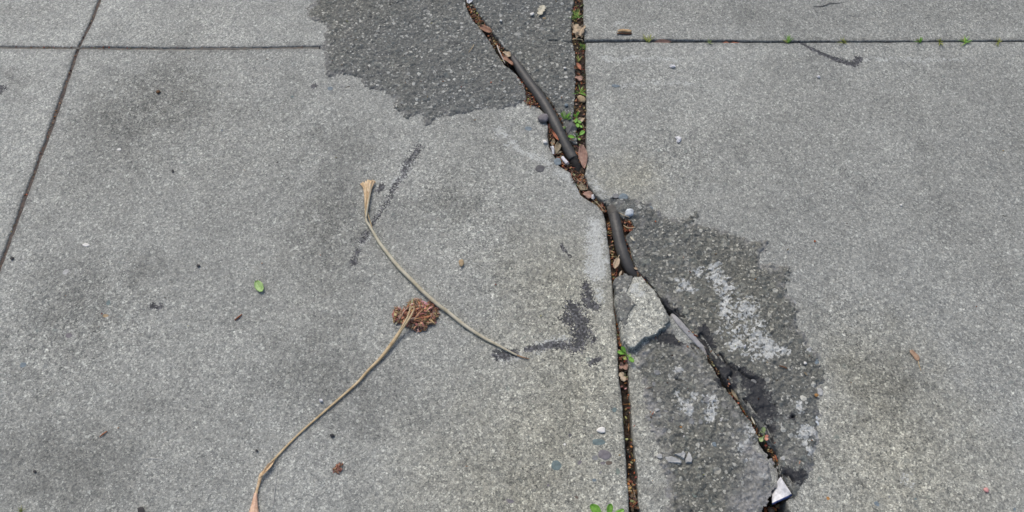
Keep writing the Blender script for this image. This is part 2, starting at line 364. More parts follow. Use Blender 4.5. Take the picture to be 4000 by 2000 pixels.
WEAR_HI = [[(2050,1950,520),(2300,1600,420),(2200,1150,300)],[(1750,800,260),(2000,1050,300)],[(2620,620,200)],[(3500,1750,520),(3300,1300,300)],[(300,1250,420)],[(560,420,300)],[(1300,900,260)]]
def attrs_for(sd, X, Y, tone, tonevar=0.05, sides=None):
    near = (X > -1.6) & (X < 1.6) & (Y > 0.15) & (Y < 1.9)
    z = np.zeros_like(X)
    d = -sd
    gr = 1-sstep(-0.0008, 0.0022, d+0.0012*fbm(X, Y, 160, 2, 5))
    dirt = (1-sstep(0.001, 0.018, d+0.010*fbm(X, Y, 55, 3, 8)))*0.26
    grime = np.clip(np.maximum(gr*0.85, dirt), 0, 1)
    TW = [[(x, y, r*1.25+4) for x, y, r in t] for t in TAR]; SW = [[(x, y, r*1.5+3) for x, y, r in t] for t in SCUFF]
    dk = np.maximum(0.88*strokes(X, Y, TW[:4], 0.9, 0.007)**0.7, 1.12*strokes(X, Y, TW[4:], 0.9, 0.007)**0.7)
    dk = np.maximum(dk, 1.7*stroke(X, Y, [(3118,166,9),(3200,205,11),(3270,238,16),(3330,255,20),(3362,232,18),(3352,228,14)], 1.0))
    wh = np.maximum(0.85*strokes(X, Y, SW, 0.9, 0.012)**0.7, (1.10+0.5*fbm(X, Y, 48, 3, 203))*strokes(X, Y, SW[2:6], 0.9, 0.012)**0.6)
    wh = np.where((Y > 1.15) & (X > 0.25), wh*0.85, wh)
    we = np.clip(0.35+0.55*strokes(X, Y, WEAR_HI, 1.0)+0.35*fbm(X, Y, 3.2, 4, 3), 0, 1)
    wa = np.clip(strokes(X, Y, [[(2050,1950,700),(2300,1500,560),(2200,1100,360)],[(3500,1850,700),(3400,1500,420)],[(2450,700,200)]], 1.0, 0.05)*0.66+0.10*fbm(X, Y, 2.5, 3, 31), 0, 0.9)
    tn = tone*(1+tonevar*2.2*fbm(X, Y, 2.4, 5, 12)+0.11*fbm(X, Y, 9, 4, 14)+0.09*fbm(X, Y, 27, 4, 15)-0.12*sstep(0.25, 0.7, fbm(X, Y, 16, 4, 16)))
    tn *= 1+0.22*fbm(X, Y, 45, 4, 19)*sstep(0.35, 0.9, we)
    tn *= 1+0.085*(1-sstep(0.0, 0.10, d+0.03*fbm(X, Y, 14, 4, 18)))
    tn *= 1-0.29*strokes(X, Y, [[(660,330,340),(470,480,300)],[(1330,520,150),(1310,800,190),(1270,1000,200)],[(1200,1450,260),(1500,1600,240)],[(60,1750,260),(350,1850,250)],[(250,1150,260)],[(1750,780,130)],[(560,1060,120)],[(3450,1500,300)],[(60,330,90)]], 1.0, 0.07)
    return dict(grime=grime, dark=dk*near, white=wh*near, wear=we, warm=wa, tone=tn)
def slab_z(X, Y, sd, top, r=0.005, deep=0.05, wall=0.0030, rough=0.0011):
    d = -sd
    e = np.clip(r-d, 0, r)
    drop = r-np.sqrt(np.maximum(r*r-e*e, 0))
    drop = np.where(d < 0, r+(-d)/wall*deep, drop)
    und = 0.0009*fbm(X, Y, 5, 4, 21)+0.5*rough*fbm(X, Y, 70, 3, 23)
    return top+und*(d > 0)-np.minimum(drop, deep)
def slab(name, P, top, tone, jit=0.0012, freq=70, r=0.005, grid=None, mat=M_CON, label=None, parent=None, deep=0.05, seed=0, extra=None, under=()):
    X, Y = grid if grid else (GX, GY)
    xs = [p[0] for p in P]; ys = [p[1] for p in P]; m = 0.02
    ix = np.where((X[0] > min(xs)-m) & (X[0] < max(xs)+m))[0]; iy = np.where((Y[:, 0] > min(ys)-m) & (Y[:, 0] < max(ys)+m))[0]
    X = X[iy[0]:iy[-1]+1, ix[0]:ix[-1]+1]; Y = Y[iy[0]:iy[-1]+1, ix[0]:ix[-1]+1]
    if callable(jit): jit = jit(X, Y)
    sd = poly_sd(X, Y, P)+jit*fbm(X, Y, freq, 4, 40+seed)+jit*1.6*fbm(X, Y, 14, 3, 60+seed)
    t = top(X, Y) if callable(top) else top
    Z = slab_z(X, Y, sd, t, r, deep)
    for Q, cr in under:                       # the slab is broken away where a patch fills it
        q = poly_sd(X, Y, Q); dc = np.full(X.shape, 1.0)
        for u, v in zip(cr[:-1], cr[1:]): dc = np.minimum(dc, seg_dist(X, Y, u, v)[0])
        Z = Z-0.016*np.where(q < 0, np.maximum(sstep(0.012, 0.020, -q), 1-sstep(0.008, 0.014, dc)), 0)
    c = 0.25*(sd[:-1, :-1]+sd[1:, :-1]+sd[:-1, 1:]+sd[1:, 1:]) < 0.0045
    A = attrs_for(sd, X, Y, tone)
    if extra: extra(X, Y, sd, A)
    o = field_obj(name, X, Y, Z, c, mat, A, parent)
    return o
def struct(o, label): return tag(o, label, kind='structure')

PA = [(1226,-60),(1226,0),(1193,35),(1183,65),(1217,83),(1261,100),(1274,122),(1257,148),(1258,187),(1262,226),(1261,261),(1272,300),(1296,306),(1317,291),(1361,298),(1404,309),(1417,343),(1491,357),(1530,383),(1539,417),(1561,439),(1591,472),(1612,460),(1630,452),(1648,465),(1661,506),(1685,490),(1709,470),(1730,452),(1770,458),(1796,448),(1828,440),(1900,430),(1983,431),(2041,408),(2058,396)]
PA_CR = [(2048,335),(2020,293),(1969,254),(1942,212),(1919,169),(1876,115),(1837,64),(1820,25),(1810,-60)]
PB = [(2352,775),(2400,742),(2470,762),(2545,795),(2600,842),(2650,850),(2700,832),(2728,806),(2742,840),(2722,872),(2800,882),(2860,902),(2925,935),(2960,935),(3004,938),(2992,1000),(2972,1022),(3040,1032),(3104,1032),(3084,1080),(3092,1139),(3120,1216),(3131,1267),(3154,1306),(3174,1341),(3206,1372),(3208,1422),(3238,1457),(3243,1504),(3212,1527),(3206,1585),(3220,1636),(3210,1717),(3205,1787),(3185,1834),(3160,1870),(3125,1925),(3100,1950)]
PB_CR = [(3089,1928),(3058,1872),(3046,1838),(3042,1822),(3046,1789),(3031,1759),(2992,1719),(2969,1674),(2945,1646),(2914,1605),(2891,1563),(2864,1523),(2825,1479),(2788,1417),(2763,1382),(2738,1342),(2701,1301),(2654,1252),(2623,1218),(2595,1196),(2561,1143),(2525,1099),(2494,1066),(2473,1023),(2459,968),(2440,932),(2475,890),(2466,866),(2426,854),(2407,828),(2370,800)]
PC = [(2500,1330),(2480,1385),(2474,1414),(2496,1493),(2510,1586),(2524,1661),(2552,1726),(2562,1819),(2585,1866),(2580,1912),(2592,1959),(2600,2090),(2900,2090),(2966,2006),(2988,1985),(3001,1948),(3012,1909),(3030,1900),(3039,1872),(3033,1830),(3016,1799),(2982,1760),(2950,1740),(2962,1716),(2948,1680),(2928,1642),(2903,1614),(2881,1578),(2850,1538),(2812,1485),(2773,1423),(2749,1378),(2719,1343),(2680,1335),(2650,1290),(2600,1260)]
pav = []
pav.append(struct(slab('pavement', cutpoly('NW'), 0.0, 1.10, seed=1), 'pale concrete pavement slab beyond the cross joint, left of the leaning joint'))
pav.append(struct(slab('pavement', cutpoly('SW'), 0.0008, 1.08, seed=2), 'concrete pavement slab at the left edge, near side of the cross joint'))
pav.append(struct(slab('pavement', cutpoly('N'), 0.0004, 1.07, seed=3), 'concrete pavement slab running under the dark mortar patch'))
main = struct(slab('pavement', cutpoly('S'), 0.0, 1.0, seed=4), 'large worn concrete pavement slab with tar smears and dried stalks on it'); pav.append(main)
pav.append(struct(slab('pavement', P_S6, 0.003, 0.90, r=0.0035, seed=5), 'concrete pavement slab beyond the open joint, right of the mossy gap'))
crackj = lambda X, Y: 0.0011+0.0034*sstep(1.05, 0.95, Y)
right = struct(slab('pavement', P_S7, 0.002, 0.97, jit=crackj, seed=6, under=[(W(PB)+W(PB_CR), W(PB_CR))]), 'wide concrete pavement slab right of the crack, half covered by a mortar patch'); pav.append(right)
def s8x(X, Y, sd, A):
    A['grime'] = np.maximum(A['grime'], 0.25*sstep(0.2, 0.6, fbm(X, Y, 30, 3, 77)))
    A['white'] = np.maximum(A['white'], 0.8*strokes(X, Y, [[(2630,1240,22),(2700,1305,22),(2750,1360,18)]], 0.6))
    A['dark'] *= 0
fx = np.arange(0.10, 0.62, 0.0016); fy = np.arange(-1.15, 1.02, 0.0018); fy = fy[fy > -1.2]
FX, FY = np.meshgrid(fx, np.concatenate([np.arange(-1.2, 0.26, 0.02), np.arange(0.26, 1.05, 0.0018)]))
c8 = G2((2690, 1290))
small = struct(slab('pavement', P_S8, lambda X, Y: -0.002+0.004*sstep(0.5, 0.9, Y), 0.98, jit=lambda X, Y: 0.0014+0.0036*sstep(0.0, 0.05, X-(0.2+(Y-0.36)*-0.05)-0.09), grid=(FX, FY), seed=7, extra=s8x, under=[(W(PC), W([(2962,1716),(2948,1680),(2928,1642),(2903,1614),(2881,1578),(2850,1538),(2812,1485),(2773,1423),(2749,1378),(2719,1343)]))]), 'narrow wedge of broken concrete pavement between the soil gap and the crack'); pav.append(small)

# ---- dark mortar patches lying on the slabs
def patch(P, thick, ragged, label, grid, mat=M_MOR, top0=0.0, fadef=None, whites=(), darks=(), seed=0, crack=None, edge=0.012, grooves=(), bumpy=1.0):
    X, Y = grid
    xs = [p[0] for p in P]; ys = [p[1] for p in P]; m = 0.03
    ix = np.where((X[0] > min(xs)-m) & (X[0] < max(xs)+m))[0]; iy = np.where((Y[:, 0] > min(ys)-m) & (Y[:, 0] < max(ys)+m))[0]
    X = X[iy[0]:iy[-1]+1, ix[0]:ix[-1]+1]; Y = Y[iy[0]:iy[-1]+1, ix[0]:ix[-1]+1]
    sd0 = poly_sd(X, Y, P)
    dcr = np.full(X.shape, 1.0)
    if crack is not None:
        for a, b in zip(crack[:-1], crack[1:]): dcr = np.minimum(dcr, seg_dist(X, Y, a, b)[0])
    rag = ragged*sstep(0.0, 0.02, dcr)
    sd = sd0+rag*fbm(X, Y, 45, 4, 80+seed)+1.3*rag*fbm(X, Y, 170, 2, 81+seed)+(0.0012+0.0022*(crack is not None and len(crack) < 30))*fbm(X, Y, 80, 3, 82+seed)
    d = -sd
    rise = sstep(-0.004, edge, d)
    iscr = 1-sstep(0.0, 0.010, dcr)
    rise = rise*(1-iscr)+iscr*1.0
    Z = top0-0.003+(0.003+thick)*rise+rise*bumpy*(0.0020*fbm(X, Y, 22, 4, 90+seed)+0.0024*fbm(X, Y, 85, 3, 91+seed)+0.0020*fbm(X, Y, 180, 2, 92+seed))
    gv = strokes(X, Y, grooves, 0.9, 0.006) if grooves else np.zeros_like(X)
    Z = Z-0.009*gv
    chip = iscr*np.clip(fbm(X, Y, 55, 3, 98), 0, 1); Z = Z-0.010*chip
    wallf = (iscr > 0.5) & (d < 0.0005)
    Z = np.where(wallf, Z-np.clip(0.0005-d, 0, 0.003)/0.003*0.05, Z)
    c = 0.25*(sd[:-1, :-1]+sd[1:, :-1]+sd[:-1, 1:]+sd[1:, 1:]) < 0.003
    A = dict(white=np.maximum(0.74*strokes(X, Y, [(*w[:2], w[2]*1.5) for w in whites if w[2] > 43], 1.0, 0.014)**0.6, 1.12*strokes(X, Y, [(*w[:2], w[2]*1.5) for w in whites if w[2] <= 43], 1.0, 0.012)**0.8), dark=np.maximum(strokes(X, Y, [[(x, y, r*1.3) for x, y, r in t] for t in darks], 1.0, 0.014)**0.8, 0.95*gv), warm=np.clip(0.4+0.6*fbm(X, Y, 4, 3, 33)+strokes(X, Y, [[(2900,1300,600),(2800,1800,500)]], 1.0)*0.5, 0, 1), fade=np.zeros_like(X))
    if fadef: A['fade'] = np.clip(fadef(X, Y, d), 0, 1)*sstep(0.004, 0.022, dcr+0.006*fbm(X, Y, 60, 3, 93))
    return struct(field_obj('pavement_patch', X, Y, Z, c, mat, A), label)
pa_cr = W([(2058,396)]+PA_CR)
PAw = W(PA)+W(PA_CR); 
fade_edge = lambda X, Y, d: 0.55*(1-sstep(0.0, 0.016, d+0.012*fbm(X, Y, 60, 3, 95)))
patch(PAw, 0.0028, 0.0055, 'large ragged patch of dark grey mortar beyond the concrete, left of the crack', (GX, GY), seed=1, crack=pa_cr, top0=0.0,
      fadef=lambda X, Y, d: 0.62*(1-sstep(-0.002, 0.020, d+0.022*fbm(X, Y, 75, 4, 95)))*(0.6+0.4*sstep(-0.42, -0.5, X))+0.10*sstep(0.1, 0.6, fbm(X, Y, 30, 4, 94)))
patch(P_S5, 0.0, 0.0015, 'dark mortar wedge between the crack and the mossy joint', (GX, GY), seed=2, crack=P_S5+[P_S5[0]], top0=0.002, grooves=[[(2145,157,3),(2175,160,6)],[(2195,165,3),(2236,164,5)]])
PBw = W(PB)+W(PB_CR)
FXB, FYB = np.meshgrid(np.arange(0.10, 0.90, 0.0018), np.arange(0.30, 1.06, 0.0020))
patch(PBw, 0.004, 0.008, 'ragged dark mortar patch with pale lime blotches right of the crack', (FXB, FYB), seed=3, crack=W(PB_CR), top0=0.002, whites=PATCHW, darks=PATCHD,
      fadef=lambda X, Y, d: 0.7*(1-sstep(-0.002, 0.022, d+0.026*fbm(X, Y, 60, 4, 96)))+0.10*sstep(0.0, 0.6, fbm(X, Y, 26, 4, 99)), edge=0.022, bumpy=1.25,
      grooves=[[(2742,1318,14),(2775,1365,20),(2800,1395,12)],[(2815,1385,8),(2845,1425,10),(2864,1452,14),(2850,1482,10)],[(2885,1452,6),(2925,1478,9),(2950,1492,5)],[(2985,1655,8),(3012,1690,10),(3020,1730,7)],[(2640,1215,10),(2670,1240,8)],[(3060,1850,10),(3095,1880,9)],[(3090,1636,6),(3105,1634,5)],[(2905,1560,8),(2950,1610,8)]])
PCw = W(PC)
patch(PCw, 0.003, 0.007, 'dark pebbly mortar patch on the narrow wedge of pavement', (FXB, FYB), seed=4, crack=W([(2962,1716),(2948,1680),(2928,1642),(2903,1614),(2881,1578),(2850,1538),(2812,1485),(2773,1423),(2749,1378),(2719,1343)]), top0=-0.001,
      whites=S8W, darks=[[(2810,1500,30)],[(2600,1330,40),(2680,1320,40)]], fadef=lambda X, Y, d: 0.85*(1-sstep(-0.002, 0.030, d+0.030*fbm(X, Y, 55, 4, 97)))+0.20*sstep(-0.1, 0.6, fbm(X, Y, 24, 4, 89))+0.62*strokes(X, Y, [[(2960,1760,70),(2960,1880,110),(2900,1960,90)]], 0.8, 0.02), edge=0.02, bumpy=1.3, grooves=[[(2690,1345,5),(2720,1385,5)],[(2640,1480,4),(2670,1490,5)]])

# ---- soil that shows in the gaps, and the ground far out
RAISE = [([(2262,-40,60),(2262,300,60),(2262,470,55),(2258,560,50),(2275,660,40)], -0.005), ([(1825,0,40),(1880,90,40),(1935,160,45),(1985,230,40)], -0.006), ([(2270,690,40),(2300,770,45),(2350,805,45)], -0.008),
         ([(2460,870,70),(2480,1050,40)], -0.008), ([(2050,400,60),(2130,520,60)], -0.007), ([(2160,590,60),(2240,650,50)], -0.011), ([(2410,1050,60),(2402,1180,40),(2425,1370,50),(2432,1480,60)], -0.013), ([(2640,1240,40),(2800,1430,40)], -0.009), ([(2870,1540,40),(2990,1720,50)], -0.013)]
sx, sy = np.meshgrid(np.arange(-1.5, 1.5, 0.006), np.arange(0.25, 1.85, 0.006))
def soil(X, Y):
    Z = np.full(X.shape, -0.021)
    for p, h in RAISE: Z = np.maximum(Z, -0.021+(h+0.021)*np.minimum(1, 1.6*stroke(X, Y, p, 1.0)))
    hole = stroke(X, Y, [(3000,1960,90),(3020,2080,110)], 0.6)
    return Z-0.045*hole+0.0022*fbm(X, Y, 60, 4, 7)+0.0015*fbm(X, Y, 190, 2, 9)
gx, gy = np.meshgrid(np.arange(0, 0.66, 0.0028)-0.18, np.arange(0.25, 1.85, 0.0028))
sz = soil(gx, gy)
soil_o = struct(field_obj('soil', gx, gy, sz, np.ones((gx.shape[0]-1, gx.shape[1]-1), bool), M_SOIL), 'brown soil showing in the gaps between the slabs')
jx_, jy_ = np.meshgrid(np.arange(-3, 3, 0.02), np.arange(-1, 4, 0.02))
bv = [(-300, -300, -0.10), (300, -300, -0.10), (300, 300, -0.10), (-300, 300, -0.10)]
ground = struct(mesh_obj('ground', bv, [(0, 1, 2, 3)], M_SOIL, smooth=False), 'bare earth under and around the pavement')
# dirt lying in the narrow joints
def jd_mat(name, lo, hi):
    s = NT(name); v = s.voro(220); g = s.sep(v['Color'])
    c = s.mix(0.4, s.ramp(s.noise(60, 6, 0.7), [(0.3, lo), (0.7, hi)]), s.ramp(g[0], [(0, lo), (0.7, hi), (0.93, (0.17, 0.10, 0.06)), (1, (0.3, 0.26, 0.2))]))
    return s.done(c, 0.9, s.bump(s.noise(260, 4), 0.001, 0.9), 0.2)
def joint_dirt(pts, w, z, label, mat=M_SOIL):
    vv, ff = [], []
    rng = random.Random(5)
    W_ = pts; P2 = []
    for (a, b) in zip(W_[:-1], W_[1:]):
        n = max(2, int(math.hypot(b[0]-a[0], b[1]-a[1])/0.006))
        n = min(n, 400)
        for k in range(n): P2.append((a[0]+(b[0]-a[0])*k/n, a[1]+(b[1]-a[1])*k/n))
    P2.append(W_[-1])
    for i, p in enumerate(P2):
        q = P2[min(i+1, len(P2)-1)]; o = P2[max(i-1, 0)]
        dx, dy = q[0]-o[0], q[1]-o[1]; L = math.hypot(dx, dy)+1e-9; nx, ny = -dy/L, dx/L
        for s in (-1, 0, 1): vv.append((p[0]+nx*w*s, p[1]+ny*w*s, z+rng.uniform(-0.0012, 0.0012)+(0.001 if s else 0)))
        if i:
            k = 3*i
            ff += [(k-3, k-2, k+1, k), (k-2, k-1, k+2, k+1)]
    return struct(mesh_obj('soil', vv, ff, mat), label)
joint_dirt(JL, 0.0045, -0.0038, 'dark dirt packed in the leaning joint on the left', jd_mat('joint_dirt', (0.055, 0.049, 0.045), (0.13, 0.11, 0.098)))
joint_dirt([(-4.5, jh_l[0][1])]+jh_l+jh_m[:3], 0.004, -0.0030, 'grey dirt packed in the cross joint on the left', jd_mat('grey_joint_dirt', (0.10, 0.098, 0.09), (0.19, 0.185, 0.165)))
joint_dirt([(a[0], 0.5*(a[1]+b[1])) for a, b in zip(jr_up, jr_lo)]+[(4.5, jr_up[-1][1]-0.002)], 0.006, -0.008, 'dark dirt at the bottom of the open joint on the right')

# ================================================================== THINGS
def catmull(P, n=8):
    P = [Vector(p) for p in P]; out = []
    for i in range(len(P)-1):
        a, b, c, d = P[max(i-1, 0)], P[i], P[i+1], P[min(i+2, len(P)-1)]
        for k in range(n):
            t = k/n; t2, t3 = t*t, t*t*t
            out.append(0.5*((2*b)+(c-a)*t+(2*a-5*b+4*c-d)*t2+(3*b-a-3*c+d)*t3))
    out.append(P[-1]); return out
def tube(P, R, sides=8, flat=1.0, cap=True, jit=0.0, rng=random, ridge=0.0):
    vv, ff = [], []; n = len(P)
    for i, p in enumerate(P):
        t = (P[min(i+1, n-1)]-P[max(i-1, 0)]).normalized()
        s = t.cross(Vector((0, 0, 1)))
        s = s.normalized() if s.length > 1e-6 else Vector((1, 0, 0))
        u = s.cross(t).normalized()
        r = R[i] if isinstance(R, (list, tuple)) else R
        for k in range(sides):
            a = 2*math.pi*k/sides; q = r*(1+rng.uniform(-jit, jit)+ridge*math.cos(3*a))
            vv.append(p+s*(math.cos(a)*q)+u*(math.sin(a)*q*flat))
        if i:
            o = (i-1)*sides
            for k in range(sides):
                k2 = (k+1) % sides; ff.append((o+k, o+k2, o+sides+k2, o+sides+k))
    if cap:
        ff.append(tuple(range(sides))[::-1]); ff.append(tuple(range((n-1)*sides, n*sides)))
    return vv, ff
def rel(vv, o): return [Vector(v)-Vector(o) for v in vv]
def tube_px(name, pts, mat, parent=None, origin=None, sides=8, flat=1.0, n=8, jit=0.0, seed=0, ridge=0.0, label=None, cat=None, group=None):
    """pts: (px, py, radius px, z m) along the thing"""
    P = catmull([V(p[0], p[1], p[3]) for p in pts], n); R = []
    for i in range(len(pts)-1):
        for k in range(n): R.append((pts[i][2]+(pts[i+1][2]-pts[i][2])*k/n)*MPP(pts[i][0], pts[i][1]))
    R.append(pts[-1][2]*MPP(pts[-1][0], pts[-1][1]))
    vv, ff = tube(P, R, sides, flat, True, jit, random.Random(seed), ridge)
    o = Vector(origin) if origin is not None else P[0].copy()
    ob = mesh_obj(name, rel(vv, o), ff, mat, parent, (0, 0, 0) if parent else o)
    return tag(ob, label, cat, group)

# ------------------------------------------------ leaves
BROWN = mat_leaf('brown_leaf', (0.13, 0.062, 0.036), (0.24, 0.125, 0.078), (0.36, 0.21, 0.14), 0.35)
PINKB = mat_leaf('pinkish_brown_leaf', (0.17, 0.095, 0.070), (0.27, 0.16, 0.12), (0.38, 0.25, 0.19), 0.4)
TAN = mat_leaf('tan_leaf', (0.20, 0.145, 0.090), (0.35, 0.27, 0.18), (0.52, 0.43, 0.31), 0.4)
OLIVE = mat_leaf('olive_dead_leaf', (0.10, 0.078, 0.048), (0.19, 0.155, 0.10), (0.30, 0.26, 0.18), 0.4)
PALE = mat_leaf('pale_leaf', (0.34, 0.31, 0.22), (0.46, 0.43, 0.33), (0.58, 0.55, 0.45), 0.3)
RUST = mat_leaf('rusty_leaf', (0.17, 0.055, 0.028), (0.31, 0.105, 0.052), (0.45, 0.20, 0.11), 0.3)
GREEN = mat_leaf('green_leaf', (0.14, 0.25, 0.07), (0.24, 0.39, 0.12), (0.36, 0.50, 0.21), 0.35, 0.45)
LIME = mat_leaf('fresh_green_leaf', (0.075, 0.19, 0.020), (0.13, 0.29, 0.035), (0.22, 0.42, 0.08), 0.4, 0.4)
DEEP = mat_leaf('grass_green', (0.05, 0.13, 0.018), (0.10, 0.23, 0.030), (0.20, 0.36, 0.06), 0.3, 0.45)
YELG = mat_leaf('yellow_green', (0.16, 0.20, 0.035), (0.27, 0.30, 0.07), (0.40, 0.40, 0.13), 0.3, 0.5)
PALEG = mat_leaf('pale_green_leaf', (0.16, 0.22, 0.09), (0.24, 0.31, 0.13), (0.33, 0.39, 0.18), 0.3, 0.45)
SALMON = mat_leaf('salmon_leaf', (0.30, 0.11, 0.075), (0.45, 0.19, 0.13), (0.56, 0.29, 0.20), 0.3, 0.5)

def leaf_geo(L, Wd, shape='lance', fold=0.15, curl=0.0, wave=0.0, lobes=0, seed=0, nu=18, ns=3, twist=0.0):
    """blade along +x from 0 to L, faces and per-vertex rib weights"""
    rng = random.Random(seed); ph = rng.uniform(0, 6)
    if lobes: nu = max(nu, lobes*8)
    vv, ff, rib = [], [], []
    m = 2*ns+1
    for i in range(nu+1):
        t = i/nu
        if shape == 'lance': w = (math.sin(math.pi*min(1, t**0.85)))**0.8
        elif shape == 'oval': w = (max(0.0, 1-(2*t-1)**2))**0.5
        elif shape == 'spoon': w = 0.16+0.84*math.sin(math.pi*max(0, (t-0.30)/0.70))**0.6 if t > 0.30 else 0.16
        elif shape == 'blade': w = (1-t)**0.6*(0.7+0.3*min(1, t*4))
        else: w = 0.35+0.65*math.sin(math.pi*t)**0.5
        if lobes: w *= 0.52+0.48*abs(math.sin(math.pi*lobes*t+0.35))**0.7
        w = max(w, 0.02)*Wd*0.5*(1+0.06*math.sin(9*t+ph))
        for j in range(m):
            s = (j-ns)/ns
            y = w*s; z = fold*abs(s)*Wd*0.5+wave*Wd*math.sin(7*t+ph+2.2*s)*abs(s)+curl*L*((t-0.45)**2)
            a = twist*(t-0.5); y2 = y*math.cos(a)-z*math.sin(a)*0.3; z2 = z+y*math.sin(a)
            vv.append((t*L, y2, z2)); rib.append(1.0 if j == ns else (0.35 if (i % 3 == 0 and abs(j-ns) < ns) else 0.0))
        if i:
            o = (i-1)*m
            for j in range(m-1): ff.append((o+j, o+j+1, o+m+j+1, o+m+j))
    return vv, ff, rib
def set_rib(o, rib):
    a = o.data.attributes.new('rib', 'FLOAT', 'POINT'); a.data.foreach_set('value', np.array(rib, np.float32))
def leaf(name, p0, p1, wpx, mat, z=0.003, label=None, cat='leaf', group=None, parent=None, origin=None, z1=None, roll=0.0, thick=0.0005, petiole=0.0, stem_mat=None, midrib=False, **k):
    a = V(p0[0], p0[1], z); b = V(p1[0], p1[1], z if z1 is None else z1)
    d = b-a; L = d.length; wd = wpx*MPP(*p0)
    vv, ff, rib = leaf_geo(L, wd, **k)
    yaw = math.atan2(d.y, d.x); pitch = -math.asin(max(-1, min(1, d.z/L)))
    M = Matrix.Rotation(yaw, 4, 'Z') @ Matrix.Rotation(pitch, 4, 'Y') @ Matrix.Rotation(roll, 4, 'X')
    if parent is None and not petiole and not midrib:
        o = mesh_obj(name, vv, ff, mat, None, a, M.to_euler(), thick=thick); set_rib(o, rib)
        return tag(o, label, cat, group)
    if parent is None:
        root = empty(name, a, label, cat, group); nm = 'blade'; org = a
    else: root = parent; nm = name; org = Vector(origin)
    off = a-org
    o = mesh_obj(nm, [M @ Vector(v)+off for v in vv], ff, mat, root, thick=thick); set_rib(o, rib)
    if petiole:
        e = M @ Vector((-petiole*L, 0.06*L, 0.0)); e.z = -off.z*0+min(0, e.z)
        tv, tf = tube(catmull([off+M @ Vector((0.06*L, 0, 0.0003)), off+M @ Vector((-petiole*L*0.5, 0.01*L, 0.0006)), off+e], 5), 0.0011, 6)
        mesh_obj('petiole', tv, tf, stem_mat or mat, root)
    if midrib:
        m = 2*k.get('ns', 3)+1; ns = k.get('ns', 3); nu = len(vv)//m-1
        P = [M @ (Vector(vv[i*m+ns])+Vector((0, 0, 0.0003)))+off for i in range(0, int(nu*0.9))]
        tv, tf = tube(P, [0.0009*(1-0.7*i/len(P)) for i in range(len(P))], 6)
        mesh_obj('midrib', tv, tf, stem_mat or mat, root)
    return root

# ------------------------------------------------ stones
def stone_mat(c, v=0.35):
    return mat_mix('stone', [(0.3, tuple(x*(1-v) for x in c)), (0.52, c), (0.75, tuple(min(0.85, x*(1+v)) for x in c))], 90, 5, 0.7, 0.0005, 400)
SM = dict(grey=stone_mat((0.20, 0.205, 0.205)), dgrey=stone_mat((0.095, 0.095, 0.10)), mauve=stone_mat((0.165, 0.155, 0.165)), teal=stone_mat((0.13, 0.175, 0.175)), blue=stone_mat((0.16, 0.20, 0.225)),
          green=stone_mat((0.16, 0.19, 0.165)), brown=stone_mat((0.13, 0.105, 0.085)), tan=stone_mat((0.36, 0.27, 0.16)), white=stone_mat((0.68, 0.67, 0.63), 0.15), pale=stone_mat((0.38, 0.385, 0.375)),
          quartz=stone_mat((0.46, 0.50, 0.53), 0.35), black=stone_mat((0.045, 0.044, 0.046)), orange=stone_mat((0.38, 0.20, 0.07)), pink=stone_mat((0.60, 0.30, 0.28), 0.2), seed=stone_mat((0.14, 0.075, 0.035), 0.6))
def stone(name, px, py, rx, ry, mat, z=0.0, h=0.5, ang=0.0, rough=0.14, label=None, cat='stone', group=None, parent=None, seed=None, angular=False):
    rng = random.Random(seed if seed is not None else int(px*7+py*13)); bm = bmesh.new()
    bmesh.ops.create_icosphere(bm, subdivisions=1 if angular else 3, radius=1.0)
    ph = [rng.uniform(0, 6.3) for _ in range(9)]
    mp = MPP(px, py); a, b = rx*mp, ry*mp*1.25; c = min(a, b)*h*0.8
    if mat == 'quartz': rough *= 1.7
    for v in bm.verts:
        n = v.co.copy()
        k = 1+rough*(math.sin(2.1*n.x+ph[0])*math.sin(1.7*n.y+ph[1])+0.6*math.sin(4*n.y+ph[2]+2*n.x)+0.35*math.sin(7*n.x+ph[3])*math.sin(6*n.z+ph[4]))
        if angular: k *= 1+rng.uniform(-0.3, 0.3)
        v.co = Vector((n.x*a*k, n.y*b*k, max(n.z, -0.6)*c*k))
    vv = [v.co.copy() for v in bm.verts]; ff = [[v.index for v in f.verts] for f in bm.faces]; bm.free()
    loc = G(px, py, z)
    o = mesh_obj(name, vv, ff, SM[mat] if isinstance(mat, str) else mat, parent, loc, (0, 0, ang), smooth=not angular)
    return tag(o, label, cat if label else None, group)

